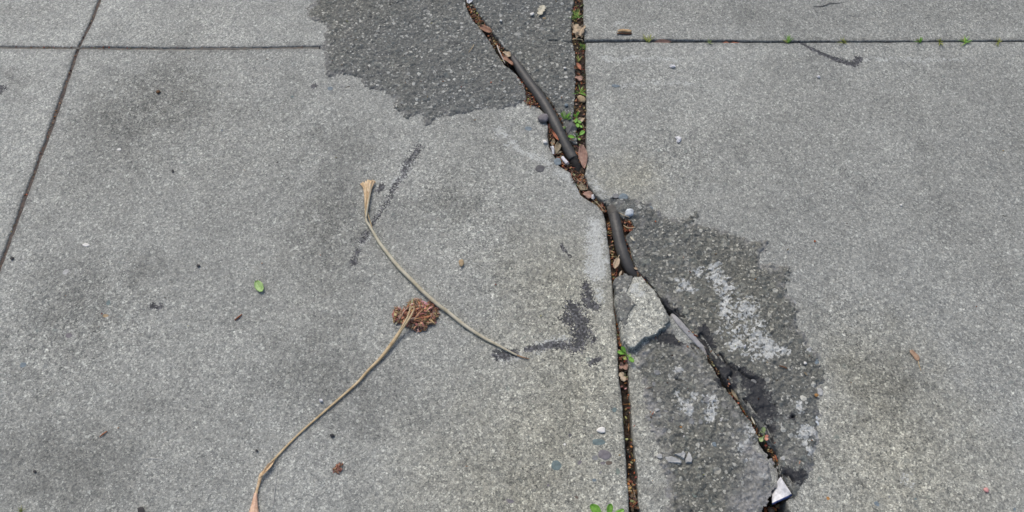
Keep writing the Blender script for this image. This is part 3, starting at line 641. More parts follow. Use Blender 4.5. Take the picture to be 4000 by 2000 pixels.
# stones set into the concrete and mortar: parts of those slabs
for px, py, rx, ry, m in [(2063,502,14,9,'blue'),(2110,658,19,14,'dgrey'),(2178,632,15,15,'blue'),(2340,1727,28,11,'teal'),(2360,1777,26,16,'mauve'),(2378,1808,14,7,'brown'),(2350,1808,16,7,'mauve'),(2173,1818,21,17,'teal'),(2325,1788,14,9,'grey'),
        (2143,1896,14,10,'mauve'),(2139,1922,10,9,'blue'),(2236,1903,10,8,'blue'),(2253,1945,11,9,'brown'),(2241,1770,8,8,'white'),(2206,1736,5,4,'white'),(2178,1858,5,6,'white'),(2412,1838,9,15,'green'),(2350,1848,12,10,'grey'),(2245,1975,15,12,'dgrey'),(1991,1958,20,9,'mauve'),
        (2070,1970,11,9,'grey'),(2266,1809,11,8,'mauve'),(2227,1702,9,8,'dgrey'),(2400,1600,10,8,'teal'),(2318,1878,14,8,'blue'),(2285,1985,16,9,'dgrey'),(1290,345,11,8,'blue'),(1225,335,9,8,'dgrey'),(1140,378,7,5,'teal'),(870,508,9,5,'blue'),(423,1183,9,10,'teal'),(413,1233,12,6,'tan'),(270,1310,14,9,'mauve'),(90,1425,14,9,'blue'),(258,1062,12,10,'pale'),(300,610,9,6,'pale'),(2120,1380,0.1,0.1,'grey')][:-1]:
    stone('embedded_stone', px, py, rx, ry, m, -0.0004, 0.14, parent=main, rough=0.09)
for px, py, rx, ry, m in [(3510,1873,15,14,'grey'),(3572,1945,15,13,'teal'),(3426,1968,12,11,'blue'),(3475,1940,18,10,'grey'),(3234,1946,8,7,'orange'),(3965,1990,13,10,'blue'),(2404,335,16,6,'blue'),(2480,44,0.1,0.1,'grey'),(2435,770,18,14,'blue'),(2405,765,14,10,'grey'),(2540,812,10,7,'blue'),(3190,1482,17,9,'green'),(3185,1412,13,11,'blue'),(3203,1530,12,12,'pale'),
        (3070,1238,8,13,'pale'),(3056,1185,9,6,'pale'),(3090,1282,10,7,'grey'),(3098,1443,16,13,'grey'),(3061,1450,11,9,'pale'),(3191,1642,8,15,'quartz'),(3150,1682,16,14,'pale'),(2880,1480,9,8,'grey'),(2945,1490,12,9,'grey'),(3060,1790,9,7,'pale'),(2580,900,8,6,'pale'),(2530,835,9,7,'grey'),(2640,1100,7,6,'pale'),(2960,1220,8,6,'grey')]:
    if rx > 1: stone('embedded_stone', px, py, rx, ry, m, 0.0022 if py < 1900 and px < 3260 else 0.0012, 0.2, parent=right, rough=0.1)
for px, py, rx, ry, m in [(2568,1455,12,9,'grey'),(2647,1444,10,8,'pale'),(2628,1575,15,9,'pale'),(2568,1603,10,7,'pale'),(2584,1621,15,8,'blue'),(2603,1605,11,6,'grey'),(2700,1645,12,11,'grey'),(2738,1647,9,8,'grey'),(2673,1707,8,10,'pale'),(2577,1782,12,8,'pale'),(2659,1665,6,5,'orange'),(2763,1563,13,10,'grey'),(2691,1596,19,12,'pale'),(2712,1933,9,8,'green'),(2730,1735,6,5,'pale'),(2790,1735,9,8,'blue'),(2790,1870,8,8,'pale'),(2600,1500,9,8,'grey'),(2555,1500,8,7,'grey'),(2620,1640,9,6,'dgrey'),(2740,1850,9,8,'grey'),(2820,1640,9,7,'pale'),(2860,1700,10,8,'grey')]:
    stone('embedded_stone', px, py, rx, ry, m, 0.0012, 0.3, parent=small, rough=0.12)

# loose stones, crumbs and scraps: (name, category, px, py, rx, ry, material, z, height, label, angular)
for nm, ct, px, py, rx, ry, m, z, h, lb, an in [
    ('stone','stone',2125,460,23,16,'mauve',0.006,0.6,'purplish grey stone wedged against the left side of the upper dark rod',False),
    ('pebble','pebble',2128,553,10,7,'white',0.003,0.6,'small white pebble on the slab edge left of the upper dark rod',False),
    ('stone','stone',2457,834,20,13,'quartz',0.006,0.7,'lumpy bluish white stone beside the top of the lower dark rod',False),
    ('pebble','pebble',2350,1680,17,10,'white',0.002,0.45,'smooth white oval pebble near the soil gap at lower centre',False),
    ('pebble','pebble',2078,54,9,6,'white',0.007,0.6,'white oval pebble on the dark mortar beside the pale oak leaf',False),
    ('pebble','pebble',2126,71,7,4,'tan',0.007,0.6,'tiny tan pebble on the dark mortar just below the pale oak leaf',False),
    ('pebble','pebble',1956,80,5,4,'white',0.007,0.6,'tiny white pebble on the dark mortar close to the upper crack',False),
    ('pebble','pebble',2206,265,5,4,'white',0.007,0.6,'tiny white pebble on the mortar wedge near the mossy joint',False),
    ('pebble','pebble',2211,410,8,6,'blue',0.006,0.6,'small blue grey pebble at the low tip of the mortar wedge',False),
    ('stone','stone',2234,503,28,30,'dgrey',-0.002,0.6,'dark rough lump of mortar among the green sprouts beside the upper rod',True),
    ('clod','clod',2273,387,14,15,'tan',0.000,0.8,'tan clod of earth in the mossy joint against the right slab',False),
    ('crumb','crumb',774,1037,7,6,'black',0.003,0.8,'black angular crumb alone on the slab above the green leaf',True),
    ('crumb','crumb',1297,1701,10,6,'black',0.003,0.7,'black crumb on the slab to the right of the lower stalk',True),
    ('crumb','crumb',552,1992,19,12,'black',0.004,0.7,'large black crumb at the bottom edge of the photo',True),
    ('crumb','crumb',136,1842,6,5,'black',0.002,0.8,'round black speck near the bottom left corner',False),
    ('crumb','crumb',47,1009,7,6,'black',0.002,0.8,'black crumb right beside the low end of the leaning joint',True),
    ('crumb','crumb',675,668,6,6,'black',0.002,0.8,'tiny black crumb on the upper part of the large left slab',True),
    ('seed','seed',617,358,8,6,'seed',0.003,0.8,'small dark brown seed on the slab below the cross joint',False),
    ('pebble','pebble',337,957,14,6,'white',0.001,0.35,'flat white pebble by the left joint, higher of the left ones',False),
    ('pebble','pebble',466,584,8,5,'white',0.001,0.4,'small white pebble between the leaning joint and the black crumb',False),
    ('pebble','pebble',3520,801,5,4,'white',0.004,0.7,'tiny white pebble alone in the middle of the right slab',False),
    ('pebble','pebble',3145,1418,6,5,'white',0.008,0.9,'bright white bead on the right edge of the lower mortar patch',False),
    ('pebble','pebble',3853,1914,10,8,'pink',0.004,0.6,'pink pebble on the right slab near the bottom right corner',False),
    ('pebble','pebble',3189,1544,8,6,'orange',0.007,0.6,'orange pebble at the right edge of the lower mortar patch',False),
    ('crumb','crumb',1802,1026,10,14,'tan',0.004,0.6,'beige woody crumb on the slab right of the pale stalk',False),
    ('crumb','crumb',1003,1760,5,4,'black',0.002,0.7,'black speck just left of the lower stalk',False),
    ]:
    stone(nm, px, py, rx, ry, m, z, h, label=lb, cat=ct, angular=an, ang=random.Random(px).uniform(-0.4, 0.4))

for px, py, r_, z_h, lb in [(3010,1992,17,-0.036,'dark rubble stone deep in the hole below the torn wrapper, left of two'),(3056,1984,15,-0.034,'dark rubble stone deep in the hole below the torn wrapper, right of two')]:
    stone('stone', px, py, r_, r_*0.8, 'brown', z_h, 0.8, label=lb, angular=True)
# flat angular shards
def shard(P, z, h, mat, label, inset=0.82, seed=1):
    rng = random.Random(seed); cx = sum(p[0] for p in P)/len(P); cy = sum(p[1] for p in P)/len(P); o = V(cx, cy, z); n = len(P)
    lo = [V(x, y, z)-o for x, y in P]; up = [V(cx+(x-cx)*inset, cy+(y-cy)*inset, z)-o+Vector((0, 0, h*rng.uniform(0.7, 1.15))) for x, y in P]
    md = [V(cx+(x-cx)*0.97, cy+(y-cy)*0.97, z)-o+Vector((0, 0, h*0.55)) for x, y in P]
    ff = [(i, (i+1) % n, n+(i+1) % n, n+i) for i in range(n)]+[(n+i, n+(i+1) % n, 2*n+(i+1) % n, 2*n+i) for i in range(n)]+[tuple(range(2*n, 3*n))]
    return tag(mesh_obj('shard', lo+md+up, ff, SM[mat], None, o, smooth=False), label, 'shard', 'stone shards on the wedge')
shard([(2597,1787),(2621,1783),(2648,1793),(2662,1802),(2661,1812),(2606,1809)], 0.001, 0.005, 'pale', 'flat grey stone shard, widest of three lying together')
shard([(2630,1777),(2657,1774),(2667,1762),(2678,1773),(2671,1797),(2655,1788)], 0.002, 0.007, 'pale', 'pointed grey stone shard, topmost of three lying together', seed=2)
shard([(2689,1767),(2697,1778),(2704,1796),(2700,1811),(2677,1811),(2675,1797)], 0.001, 0.008, 'pale', 'upright wedge shaped stone shard, rightmost of three lying together', seed=3)
shard([(2613,1576),(2632,1570),(2643,1578),(2640,1588),(2628,1585)], 0.001, 0.004, 'pale', 'pale pointed stone shard among the lime spots of the wedge, larger one', seed=4)
shard([(2560,1602),(2567,1596),(2578,1603),(2560,1612)], 0.001, 0.004, 'pale', 'tiny pale stone shard on the wedge above a flat bluish stone', seed=5)

# white paper scraps
PAPER = mat_mix('paper', [(0.3, (0.46, 0.46, 0.47)), (0.55, (0.66, 0.66, 0.67)), (0.8, (0.76, 0.76, 0.77))], 120, 3, 0.7, 0.0006, 150)
def scrap(px, py, pts, z, label, name='paper_scrap', cat='paper scrap', mat=PAPER, crumple=0.003, seed=1, parent=None, org=None):
    rng = random.Random(seed); o = V(px, py, z) if org is None else org
    ring = [V(px+x, py+y, z+rng.uniform(0, crumple))-o for x, y in pts]; c = sum(ring, Vector())/len(ring); c.z += crumple
    inner = [c.lerp(r, 0.55)+Vector((0, 0, rng.uniform(-0.4, 0.8)*crumple)) for r in ring]
    n = len(ring); vv = ring+inner+[c]
    ff = [(i, (i+1) % n, n+(i+1) % n, n+i) for i in range(n)]+[(n+i, n+(i+1) % n, 2*n) for i in range(n)]
    ob = mesh_obj(name, vv, ff, mat, parent, (0, 0, 0) if parent else o, smooth=False, thick=0.0004)
    return tag(ob, label, cat) if not parent else ob
scrap(2650, 545, [(-14,-10),(-2,-13),(12,-8),(10,4),(2,12),(-8,10),(-6,0)], 0.004, 'crumpled white paper scrap in the upper middle of the right slab')
scrap(2626, 258, [(-13,0),(-4,-6),(10,-5),(14,3),(4,6),(-8,5)], 0.004, 'small flat white paper scrap near the open joint of the right slab', seed=3)
scrap(3197, 300, [(-8,-3),(0,-4),(8,0),(6,4),(-3,3)], 0.004, 'tiny white paper fleck left of the tar hook', seed=4)
scrap(1254, 1565, [(-8,-6),(3,-7),(8,0),(4,6),(-5,5)], 0.002, 'tiny white paper fleck just left of the lower stalk', seed=5)
scrap(2910, 1353, [(-5,-2),(2,-8),(5,-4),(0,8),(-4,7)], 0.009, 'narrow white paper fleck among the lime blotches of the lower patch', seed=6)
scrap(1832, 2, [(-12,-22),(8,-24),(14,2),(0,12),(-8,8)], 0.003, 'white folded paper stuck in the top of the upper crack', crumple=0.005, seed=7)
scrap(2158, 584, [(-9,-12),(4,-14),(9,2),(7,18),(-1,16),(-3,2)], -0.001, 'torn white paper bit among dead leaves left of the upper rod', crumple=0.006, seed=8)
scrap(2316, 770, [(-6,-9),(4,-8),(7,4),(2,9),(-5,6)], 0.003, 'small white paper wad at the narrow neck of the crack', crumple=0.006, seed=9)
BLUE = mat_mix('blue_print', [(0.3, (0.010, 0.018, 0.06)), (0.7, (0.02, 0.045, 0.16))], 120, 3, 0.6)
o = V(3040, 1930, -0.004)
wr = empty('torn_wrapper', o, 'torn white paper wrapper with a dark blue edge in the bottom of the crack', 'wrapper')
def wpt(px, py, z): return V(px, py, z)-o
A_, B_, C_, D_ = wpt(3049,1862,0.004), wpt(3091,1931,0.008), wpt(3015,1968,0.000), wpt(3016,1912,-0.012)
vv, ff = [], []; nW = 18
for i in range(nW+1):
    for j in range(nW+1):
        u, v = i/nW, j/nW
        p = A_.lerp(B_, u)*(1-v)+D_.lerp(C_, u)*v if False else (A_*(1-u)+B_*u)*(1-v)+(A_.lerp(D_, 0.9)*(1-u)+C_*u)*v
        p.z += (0.0045*math.sin(6*v+3*u)+0.0022*math.sin(13*v-4*u)+0.0010*math.sin(23*v+9*u))*(0.25+0.75*u)*(1-0.4*u)-0.010*(v**2)*(1-u)
        vv.append(p)
        if i and j: k = i*(nW+1)+j; ff.append((k-nW-2, k-nW-1, k, k-1))
mesh_obj('paper_sheet', vv, ff, PAPER, wr, thick=0.0004)
ev, ef = [], []
for j in range(nW+1):
    p = vv[nW*(nW+1)+j]; q = vv[(nW-1)*(nW+1)+j]; d = (p-q).normalized()
    ev += [p+Vector((0, 0, 0.0004))-d*0.0006, p+d*0.0030+Vector((0, 0, -0.0006))]
    if j: ef.append((2*j-2, 2*j-1, 2*j+1, 2*j))
mesh_obj('blue_edge', ev, ef, BLUE, wr, thick=0.0005)

# cigarette butt
CIG = mat_mix('cigarette_paper', [(0.3, (0.58, 0.56, 0.58)), (0.7, (0.74, 0.73, 0.75))], 200, 3, 0.7)
cb = V(2194, 611, 0.0045); bt = empty('cigarette_butt', cb, 'white cigarette butt with a grey ash end beside the lower end of the upper rod', 'cigarette butt')
tube_px('paper_tube', [(2196,614,6.5,0.0045),(2207,628,7,0.0040),(2216,638,7,0.0036)], CIG, bt, cb, 10, seed=1)
tube_px('ash_end', [(2216,638,6.4,0.0036),(2221,643,6,0.0033)], SM['mauve'], bt, cb, 10, jit=0.1)

# ------------------------------------------------ dark rods in the crack
ROD = mat_mix('dark_rubber', [(0.28, (0.034, 0.033, 0.032)), (0.55, (0.050, 0.049, 0.047)), (0.8, (0.085, 0.081, 0.075))], 26, 6, 0.52, 0.0012, 160, 0.45)
RODEND = mat_mix('torn_rubber', [(0.3, (0.010, 0.010, 0.010)), (0.6, (0.024, 0.023, 0.022)), (0.8, (0.05, 0.047, 0.043))], 60, 5, 0.85, 0.003, 120)
RODDUST = mat_mix('dusty_rubber', [(0.3, (0.060, 0.057, 0.052)), (0.7, (0.12, 0.115, 0.105))], 60, 5, 0.85, 0.002, 150)
r0 = V(2100, 357, 0); rod = empty('sealing_rod', r0, 'long dark grey rubber rod bedded in the upper crack', 'sealing rod', 'dark rods stuffed in the crack')
tube_px('rod_body', [(1992,214,10,-0.014),(2006,233,13,-0.005),(2037,280,17,-0.0015),(2072,330,19,0.000),(2107,378,20,0.001),(2138,425,20,0.002),(2160,466,20.5,0.002),(2182,510,21,0.001),(2203,555,21,-0.001),(2226,598,21,-0.004),(2240,622,20.5,-0.006)], ROD, rod, r0, 16, n=6, jit=0.015, seed=3)
tube_px('torn_end', [(2238,618,20,-0.007),(2250,642,21,-0.010),(2260,665,19,-0.013),(2268,690,14,-0.020)], RODEND, rod, r0, 14, n=5, jit=0.13, seed=4)
r1 = V(2420, 945, 0); rod2 = empty('sealing_rod', r1, 'short thick dark grey rubber rod in the crack beside the lower mortar patch', 'sealing rod', 'dark rods stuffed in the crack')
tube_px('dusty_end', [(2383,806,12,-0.008),(2390,820,19,-0.002),(2399,842,21.5,0.001)], RODDUST, rod2, r1, 16, n=5, jit=0.05, seed=5)
tube_px('rod_body', [(2398,840,21.7,0.001),(2410,893,22,0.002),(2420,943,22.5,0.001),(2434,993,22.5,-0.001),(2452,1035,22,-0.005),(2473,1068,21,-0.010),(2500,1098,18,-0.020)], ROD, rod2, r1, 16, n=6, jit=0.015, seed=6)

# ------------------------------------------------ broken concrete chunk
CH = [(2399,1165),(2409,1205),(2418,1267),(2434,1345),(2452,1373),(2474,1367),(2511,1332),(2564,1314),(2573,1297),(2603,1290),(2596,1280),(2615,1258),(2611,1238),(2591,1206),(2558,1151),(2528,1117),(2503,1087),(2476,1085),(2466,1103),(2455,1135)]
cg = V(2500, 1230, 0.0)
chunk = empty('concrete_chunk', cg, 'broken triangular chunk of pale concrete lying at the tip of the narrow wedge', 'concrete chunk')
def chunk_piece(name, P, top, mat, A_fn, jit, seed, r, rg=1.0):
    x0, x1 = min(p[0] for p in P)-0.012, max(p[0] for p in P)+0.012; y0, y1 = min(p[1] for p in P)-0.012, max(p[1] for p in P)+0.012
    X, Y = np.meshgrid(np.arange(x0, x1, 0.0011), np.arange(y0, y1, 0.0011))
    sd = poly_sd(X, Y, P)+jit*fbm(X, Y, 60, 4, seed)+jit*0.9*fbm(X, Y, 150, 3, seed+1)
    t = top(X, Y)+rg*(0.0016*fbm(X, Y, 40, 4, seed+2)+0.0012*fbm(X, Y, 160, 3, seed+3))
    d = -sd; e = np.clip(r-d, 0, r)
    Z = t-(r-np.sqrt(np.maximum(r*r-e*e, 0)))*1.2-np.clip(-d, 0, 0.0022)/0.0022*0.04
    c = 0.25*(sd[:-1, :-1]+sd[1:, :-1]+sd[:-1, 1:]+sd[1:, 1:]) < 0.0045
    o = field_obj(name, X-cg.x, Y-cg.y, np.maximum(Z, -0.018), c, mat, A_fn(X, Y, sd), chunk)
    return o
gy0 = G2((2500, 1370))[1]; gy1 = G2((2500, 1085))[1]
ctop = lambda X, Y: 0.009+0.007*np.clip((gy1-Y)/(gy1-gy0), 0, 1)-0.006*sstep(0.0, 1.0, (X-G2((2575, 1200))[0])/0.03)
z_ = lambda X: np.zeros_like(X)
chunk_piece('pale_slab_face', W(CH), ctop, M_CON, lambda X, Y, sd: dict(grime=0.16*(1-sstep(0.0, 0.010, -sd+0.006*fbm(X, Y, 60, 3, 5))), dark=0.75*strokes(X, Y, [(2524,1140,12),(2600,1215,28),(2606,1236,22)], 1.0, 0.006), white=strokes(X, Y, [(2480,1130,34),(2500,1155,36),(2470,1140,22)], 0.8, 0.006), wear=z_(X)+0.75, warm=z_(X)+0.35, tone=1.30*(1-0.35*np.maximum(strokes(X, Y, [(2604,1205,44),(2585,1170,30),(2610,1250,40),(2545,1262,26)], 1.0, 0.01), 0.9*strokes(X, Y, [(2520,1140,18)], 0.5)))), 0.0024, 300, 0.0014, 0.9)
CRUST = [(2393,1109),(2409,1086),(2437,1072),(2468,1086),(2464,1108),(2450,1140),(2452,1160),(2466,1175),(2476,1200),(2454,1230),(2446,1275),(2430,1305),(2422,1280),(2412,1225),(2405,1160),(2398,1130)]
chunk_piece('mortar_crust', W(CRUST), lambda X, Y: ctop(X, Y)+0.0015-0.004*np.clip((Y-gy1+0.03)/0.04, 0, 1), M_MOR, lambda X, Y, sd: dict(white=0.5*strokes(X, Y, [(2424,1110,12),(2425,1185,16)], 1.0), dark=z_(X), warm=z_(X)+0.6, fade=z_(X)+0.25), 0.0042, 320, 0.002, 1.6)
sl0 = V(2690, 1300, 0.0)
LIME_STONE = mat_mix('pale_concrete', [(0.28, (0.20, 0.20, 0.20)), (0.5, (0.33, 0.325, 0.325)), (0.75, (0.44, 0.43, 0.43))], 120, 6, 0.85, 0.0014, 260)
tube_px('concrete_sliver', [(2624,1228,7,-0.002),(2640,1244,12,0.001),(2672,1282,13,0.001),(2700,1312,12,0.0005),(2728,1342,11,-0.001),(2752,1368,9,-0.003),(2768,1390,5,-0.006)], LIME_STONE, None, None, 12, n=5, jit=0.10, flat=0.6, seed=9, label='long pale rounded concrete sliver along the crack right of the triangular chunk', cat='concrete sliver')

# ------------------------------------------------ dried stalks
STALK = mat_mix('dry_stalk', [(0.28, (0.33, 0.29, 0.19)), (0.5, (0.46, 0.42, 0.31)), (0.75, (0.56, 0.53, 0.42))], 40, 5, 0.6, 0.0004, 500)
STRAW = mat_mix('straw', [(0.28, (0.30, 0.215, 0.11)), (0.5, (0.45, 0.345, 0.20)), (0.75, (0.56, 0.46, 0.30))], 60, 5, 0.65, 0.0004, 500)
SHEATH = mat_leaf('papery_sheath', (0.36, 0.23, 0.12), (0.54, 0.39, 0.23), (0.66, 0.53, 0.36), 0.2)
SHEATH2 = mat_leaf('pinkish_sheath', (0.42, 0.24, 0.155), (0.56, 0.36, 0.25), (0.66, 0.47, 0.34), 0.2)
s0 = V(1432, 864, 0.004)
st1 = empty('dried_stalk', s0, 'long pale dried stalk curving over the slab with a flared papery top', 'dried stalk', 'dried plant stalks on the pavement')
tube_px('stem', [(1430,846,3.4,0.006),(1432,864,4.2,0.007),(1443,882,4.6,0.006),(1456,903,5.0,0.006),(1483,949,6.0,0.005),(1522,1000,6.6,0.005),(1560,1046,6.9,0.006),(1613,1099,7.0,0.007),(1656,1142,7.0,0.009),(1711,1191,7.0,0.008),(1749,1218,6.8,0.006),(1803,1262,6.4,0.006),(1850,1295,6.2,0.005),(1897,1324,6.0,0.004),(1943,1348,5.2,0.004),(1990,1373,4.0,0.004),(2020,1388,3.2,0.003)], STALK, st1, s0, 10, n=6, jit=0.03, seed=11, ridge=0.08)
tube_px('dry_tip', [(2018,1387,3.1,0.003),(2036,1394,2.8,0.003),(2055,1399,2.0,0.002),(2068,1402,0.8,0.002)], mat_mix('rusty_tip', [(0.3, (0.24, 0.12, 0.06)), (0.7, (0.42, 0.28, 0.15))], 80), st1, s0, 6, n=4)
tube_px('side_strand', [(1436,828,2.0,0.004),(1441,850,2.2,0.004),(1448,872,2.0,0.003),(1455,894,1.2,0.003)], STRAW, st1, s0, 6, n=5)
def flare(name, parent, org, base, ends, z0, z1, mat, seed, w0=4.0, nu=16, across=22, fray=10):
    """a papery sheath that widens from a base point to a ragged fan"""
    rng = random.Random(seed); vv, ff, rib = [], [], []
    fr = [rng.uniform(-fray, fray) for _ in range(across+1)]
    (ax, ay), (bx, by) = ends; mx, my = (ax+bx)/2, (ay+by)/2
    for i in range(nu+1):
        t = i/nu; k = 0.55*t**1.25+0.45*t**7
        for j in range(across+1):
            s = j/across-0.5
            ex, ey = ax+(bx-ax)*(s+0.5), ay+(by-ay)*(s+0.5)
            cx, cy = base[0]+(mx-base[0])*t, base[1]+(my-base[1])*t
            L = math.hypot(mx-base[0], my-base[1]); ux, uy = (mx-base[0])/L, (my-base[1])/L
            x = cx+(ex-mx)*k+s*w0*(1-k)*2; y = cy+(ey-my)*k+ux*0
            if t > 0.8: q_ = (fr[j]-8*(2*s)**2)*(t-0.8)/0.2; x += ux*q_; y += uy*q_
            z = z0+(z1-z0)*t+0.005*math.cos(s*math.pi)*(0.5+0.5*t)+0.0007*math.sin(j*1.1+seed)*t
            vv.append(V(x, y, z)-org); rib.append(0.8 if j % 5 == 0 else 0.0)
            if i and j:
                q = i*(across+1)+j; ff.append((q-across-2, q-across-1, q, q-1))
    o = mesh_obj(name, vv, ff, mat, parent, thick=0.0005); set_rib(o, rib); return o
flare('papery_sheath', st1, s0, (1430,850), ((1408,709),(1469,701)), 0.004, 0.005, SHEATH, 3, w0=4.5, fray=6)
tube_px('sheath_rib', [(1430,850,3.6,0.0075),(1435,815,3.0,0.009),(1441,780,2.4,0.010),(1447,745,1.6,0.0105),(1448,720,1.0,0.0105)], STALK, st1, s0, 6, n=5)
tube_px('sheath_rib', [(1428,842,2.6,0.007),(1428,805,2.2,0.0085),(1432,765,1.5,0.0095),(1430,730,0.8,0.0095)], STRAW, st1, s0, 6, n=5)
s1 = V(1199, 1667, 0.004)
st2 = empty('dried_stalk', s1, 'thin straw coloured dried stalk running from the brown clump to the bottom edge', 'dried stalk', 'dried plant stalks on the pavement')
tube_px('stem', [(1570,1284,6.4,0.012),(1553,1311,7.8,0.009),(1526,1349,7.2,0.007),(1488,1398,6.4,0.005),(1440,1446,5.6,0.004),(1393,1498,5.2,0.004),(1316,1566,4.9,0.003),(1258,1616,4.4,0.003),(1199,1667,4.2,0.003),(1161,1702,4.2,0.003),(1122,1741,4.4,0.003),(1071,1795,5.0,0.004),(1040,1832,5.0,0.005)], STRAW, st2, s1, 8, n=6, jit=0.05, flat=0.7, seed=12, ridge=0.1)
tube_px('strand', [(1603,1188,1.6,0.024),(1600,1215,3.2,0.024),(1590,1243,4.0,0.021),(1578,1264,4.4,0.017),(1565,1290,4.8,0.012)], STRAW, st2, s1, 7, n=5, flat=0.6)
tube_px('strand', [(1618,1206,2.6,0.022),(1606,1232,4.2,0.022),(1594,1252,4.6,0.020),(1582,1270,4.6,0.016),(1566,1293,5.0,0.011)], STRAW, st2, s1, 7, n=5, flat=0.6)
leaf('folded_strip', (1072,1798), (1014,1868), 17, SHEATH, 0.006, parent=st2, origin=s1, fold=0.7, shape='lance', seed=2, twist=0.8)
tube_px('twisted_strip', [(1034,1838,5,0.007),(1019,1858,8,0.007),(1012,1885,6.5,0.005),(1005,1910,5.4,0.004),(999,1935,6.0,0.004)], SHEATH, st2, s1, 8, n=5, flat=0.45, jit=0.06, seed=8)
flare('papery_sheath', st2, s1, (999,1925), ((945,2040),(1030,2038)), 0.004, 0.008, SHEATH2, 7, w0=6, fray=8)

# ------------------------------------------------ reddish brown clump of dry plant fibre
CLM = mat_attr('dry_fibre', 0.85, 260, 0.0006)
def in_poly(x, y, P):
    c = False
    for i in range(len(P)):
        a, b = P[i], P[i-1]
        if (a[1] > y) != (b[1] > y) and x < (b[0]-a[0])*(y-a[1])/(b[1]-a[1])+a[0]: c = not c
    return c
def fibre_clump(name, P, n, hmax, label, cat, seed, lmin=14, lmax=55, pal=None, wf=1.0):
    rng = random.Random(seed); cx = sum(p[0] for p in P)/len(P); cy = sum(p[1] for p in P)/len(P); o = V(cx, cy, 0)
    pal = pal or [(0.29, 0.155, 0.095), (0.37, 0.21, 0.135), (0.44, 0.27, 0.18), (0.20, 0.10, 0.06), (0.50, 0.34, 0.23), (0.32, 0.18, 0.11)]
    vv, ff, cc = [], [], []
    x0, x1 = min(p[0] for p in P), max(p[0] for p in P); y0, y1 = min(p[1] for p in P), max(p[1] for p in P)
    k = 0
    while k < n:
        x, y = rng.uniform(x0, x1), rng.uniform(y0, y1)
        if not in_poly(x, y, P): continue
        k += 1
        rr = math.hypot((x-cx)/(x1-x0)*2, (y-cy)/(y1-y0)*2)
        z = 0.002+hmax*max(0, 1-rr*rr)*rng.random()**0.7
        L = rng.uniform(lmin, lmax)*MPP(x, y)*(0.55 if rr > 0.7 else 1); a = rng.gauss(1.0, 0.6) if rng.random() < 0.55 else rng.uniform(0, 6.3)
        wd = (rng.uniform(1.5, 4.5) if rng.random() < 0.68 else rng.uniform(6.0, 14.0))*MPP(x, y)*wf; bend = rng.uniform(-1.6, 1.6); tw = rng.uniform(-1, 1); c = rng.choice(pal); c = tuple(v*rng.uniform(0.75, 1.3) for v in c)
        p = V(x, y, z)-o; m = 7; b = len(vv); pos = p-Vector((math.cos(a), math.sin(a), 0))*L/2
        for i in range(m+1):
            t = i/m; aa = a+bend*(t-0.5); pos = pos+Vector((math.cos(aa), math.sin(aa), 0))*L/m
            zz = pos.z-0.25*(abs(t-0.5)*2)**2*pos.z+0.0012*math.sin(5*t+k)
            w = wd*(0.35+0.65*math.sin(math.pi*min(0.95, t+0.08))); ta = tw+1.2*math.sin(3*t+k)*0.4
            s = Vector((-math.sin(aa)*math.cos(ta), math.cos(aa)*math.cos(ta), math.sin(ta)))*w*0.5
            for v in (Vector((pos.x, pos.y, max(zz, 0.001)))-s, Vector((pos.x, pos.y, max(zz, 0.001)+0.0006)), Vector((pos.x, pos.y, max(zz, 0.001)))+s):
                vv.append(v); cc.append(c)
            if i:
                q = b+3*i; ff += [(q-3, q-2, q+1, q), (q-2, q-1, q+2, q+1)]
    ob = mesh_obj(name, vv, ff, CLM, None, o, cols=cc, thick=0.0004); return tag(ob, label, cat)
fibre_clump('dry_plant_clump', [(1537,1214),(1545,1198),(1562,1206),(1572,1228),(1590,1206),(1592,1180),(1612,1172),(1635,1165),(1655,1182),(1684,1178),(1716,1202),(1712,1226),(1704,1262),(1690,1266),(1678,1250),(1665,1280),(1664,1296),(1627,1290),(1600,1276),(1574,1268),(1550,1266),(1537,1240)], 520, 0.014, 'reddish brown clump of shredded dry plant under the stalk ends', 'plant clump', 5)
fibre_clump('dry_plant_tuft', [(1300,1835),(1312,1818),(1326,1804),(1340,1812),(1337,1835),(1318,1850),(1302,1846)], 60, 0.004, 'small reddish brown tuft of dry plant on the slab right of the lower stalk', 'plant tuft', 6, 6, 20, [(0.38, 0.19, 0.12), (0.48, 0.28, 0.18), (0.26, 0.12, 0.075)], 0.6)

# ------------------------------------------------ fallen leaves and bits
leaf('dead_leaf', (1874,104), (1924,130), 27, BROWN, 0.004, 'curled brown dead leaf lying across the upper crack', seed=1, fold=0.5, curl=0.25, wave=0.08, midrib=True, z1=0.002, roll=0.2)
leaf('dead_leaf', (1964,221), (2002,258), 25, BROWN, 0.002, 'brown dead leaf at the top end of the upper rod', seed=2, fold=0.35, wave=0.1, curl=0.15, roll=-0.3, z1=0.004)
leaf('dead_leaf', (1968,203), (1994,222), 22, TAN, 0.002, 'small crumpled tan leaf beside the top end of the upper rod', seed=3, fold=0.4, wave=0.2, shape='other')
leaf('oak_leaf', (2107,58), (2124,21), 30, PALE, 0.008, 'pale grey green oak leaf alone on the dark mortar at the top', cat='oak leaf', seed=4, lobes=3, shape='other', fold=0.12, wave=0.06, petiole=0.25)
leaf('oak_leaf', (2240,98), (2272,148), 36, TAN, 0.004, 'crumpled tan oak leaf in the mossy joint, left of two overlapping', cat='oak leaf', seed=5, lobes=3, shape='other', fold=0.3, wave=0.2, petiole=0.15)
leaf('oak_leaf', (2280,104), (2252,150), 30, TAN, 0.008, 'crumpled tan oak leaf in the mossy joint, right of two overlapping', cat='oak leaf', seed=6, lobes=3, shape='other', fold=0.4, wave=0.2, petiole=0.1)
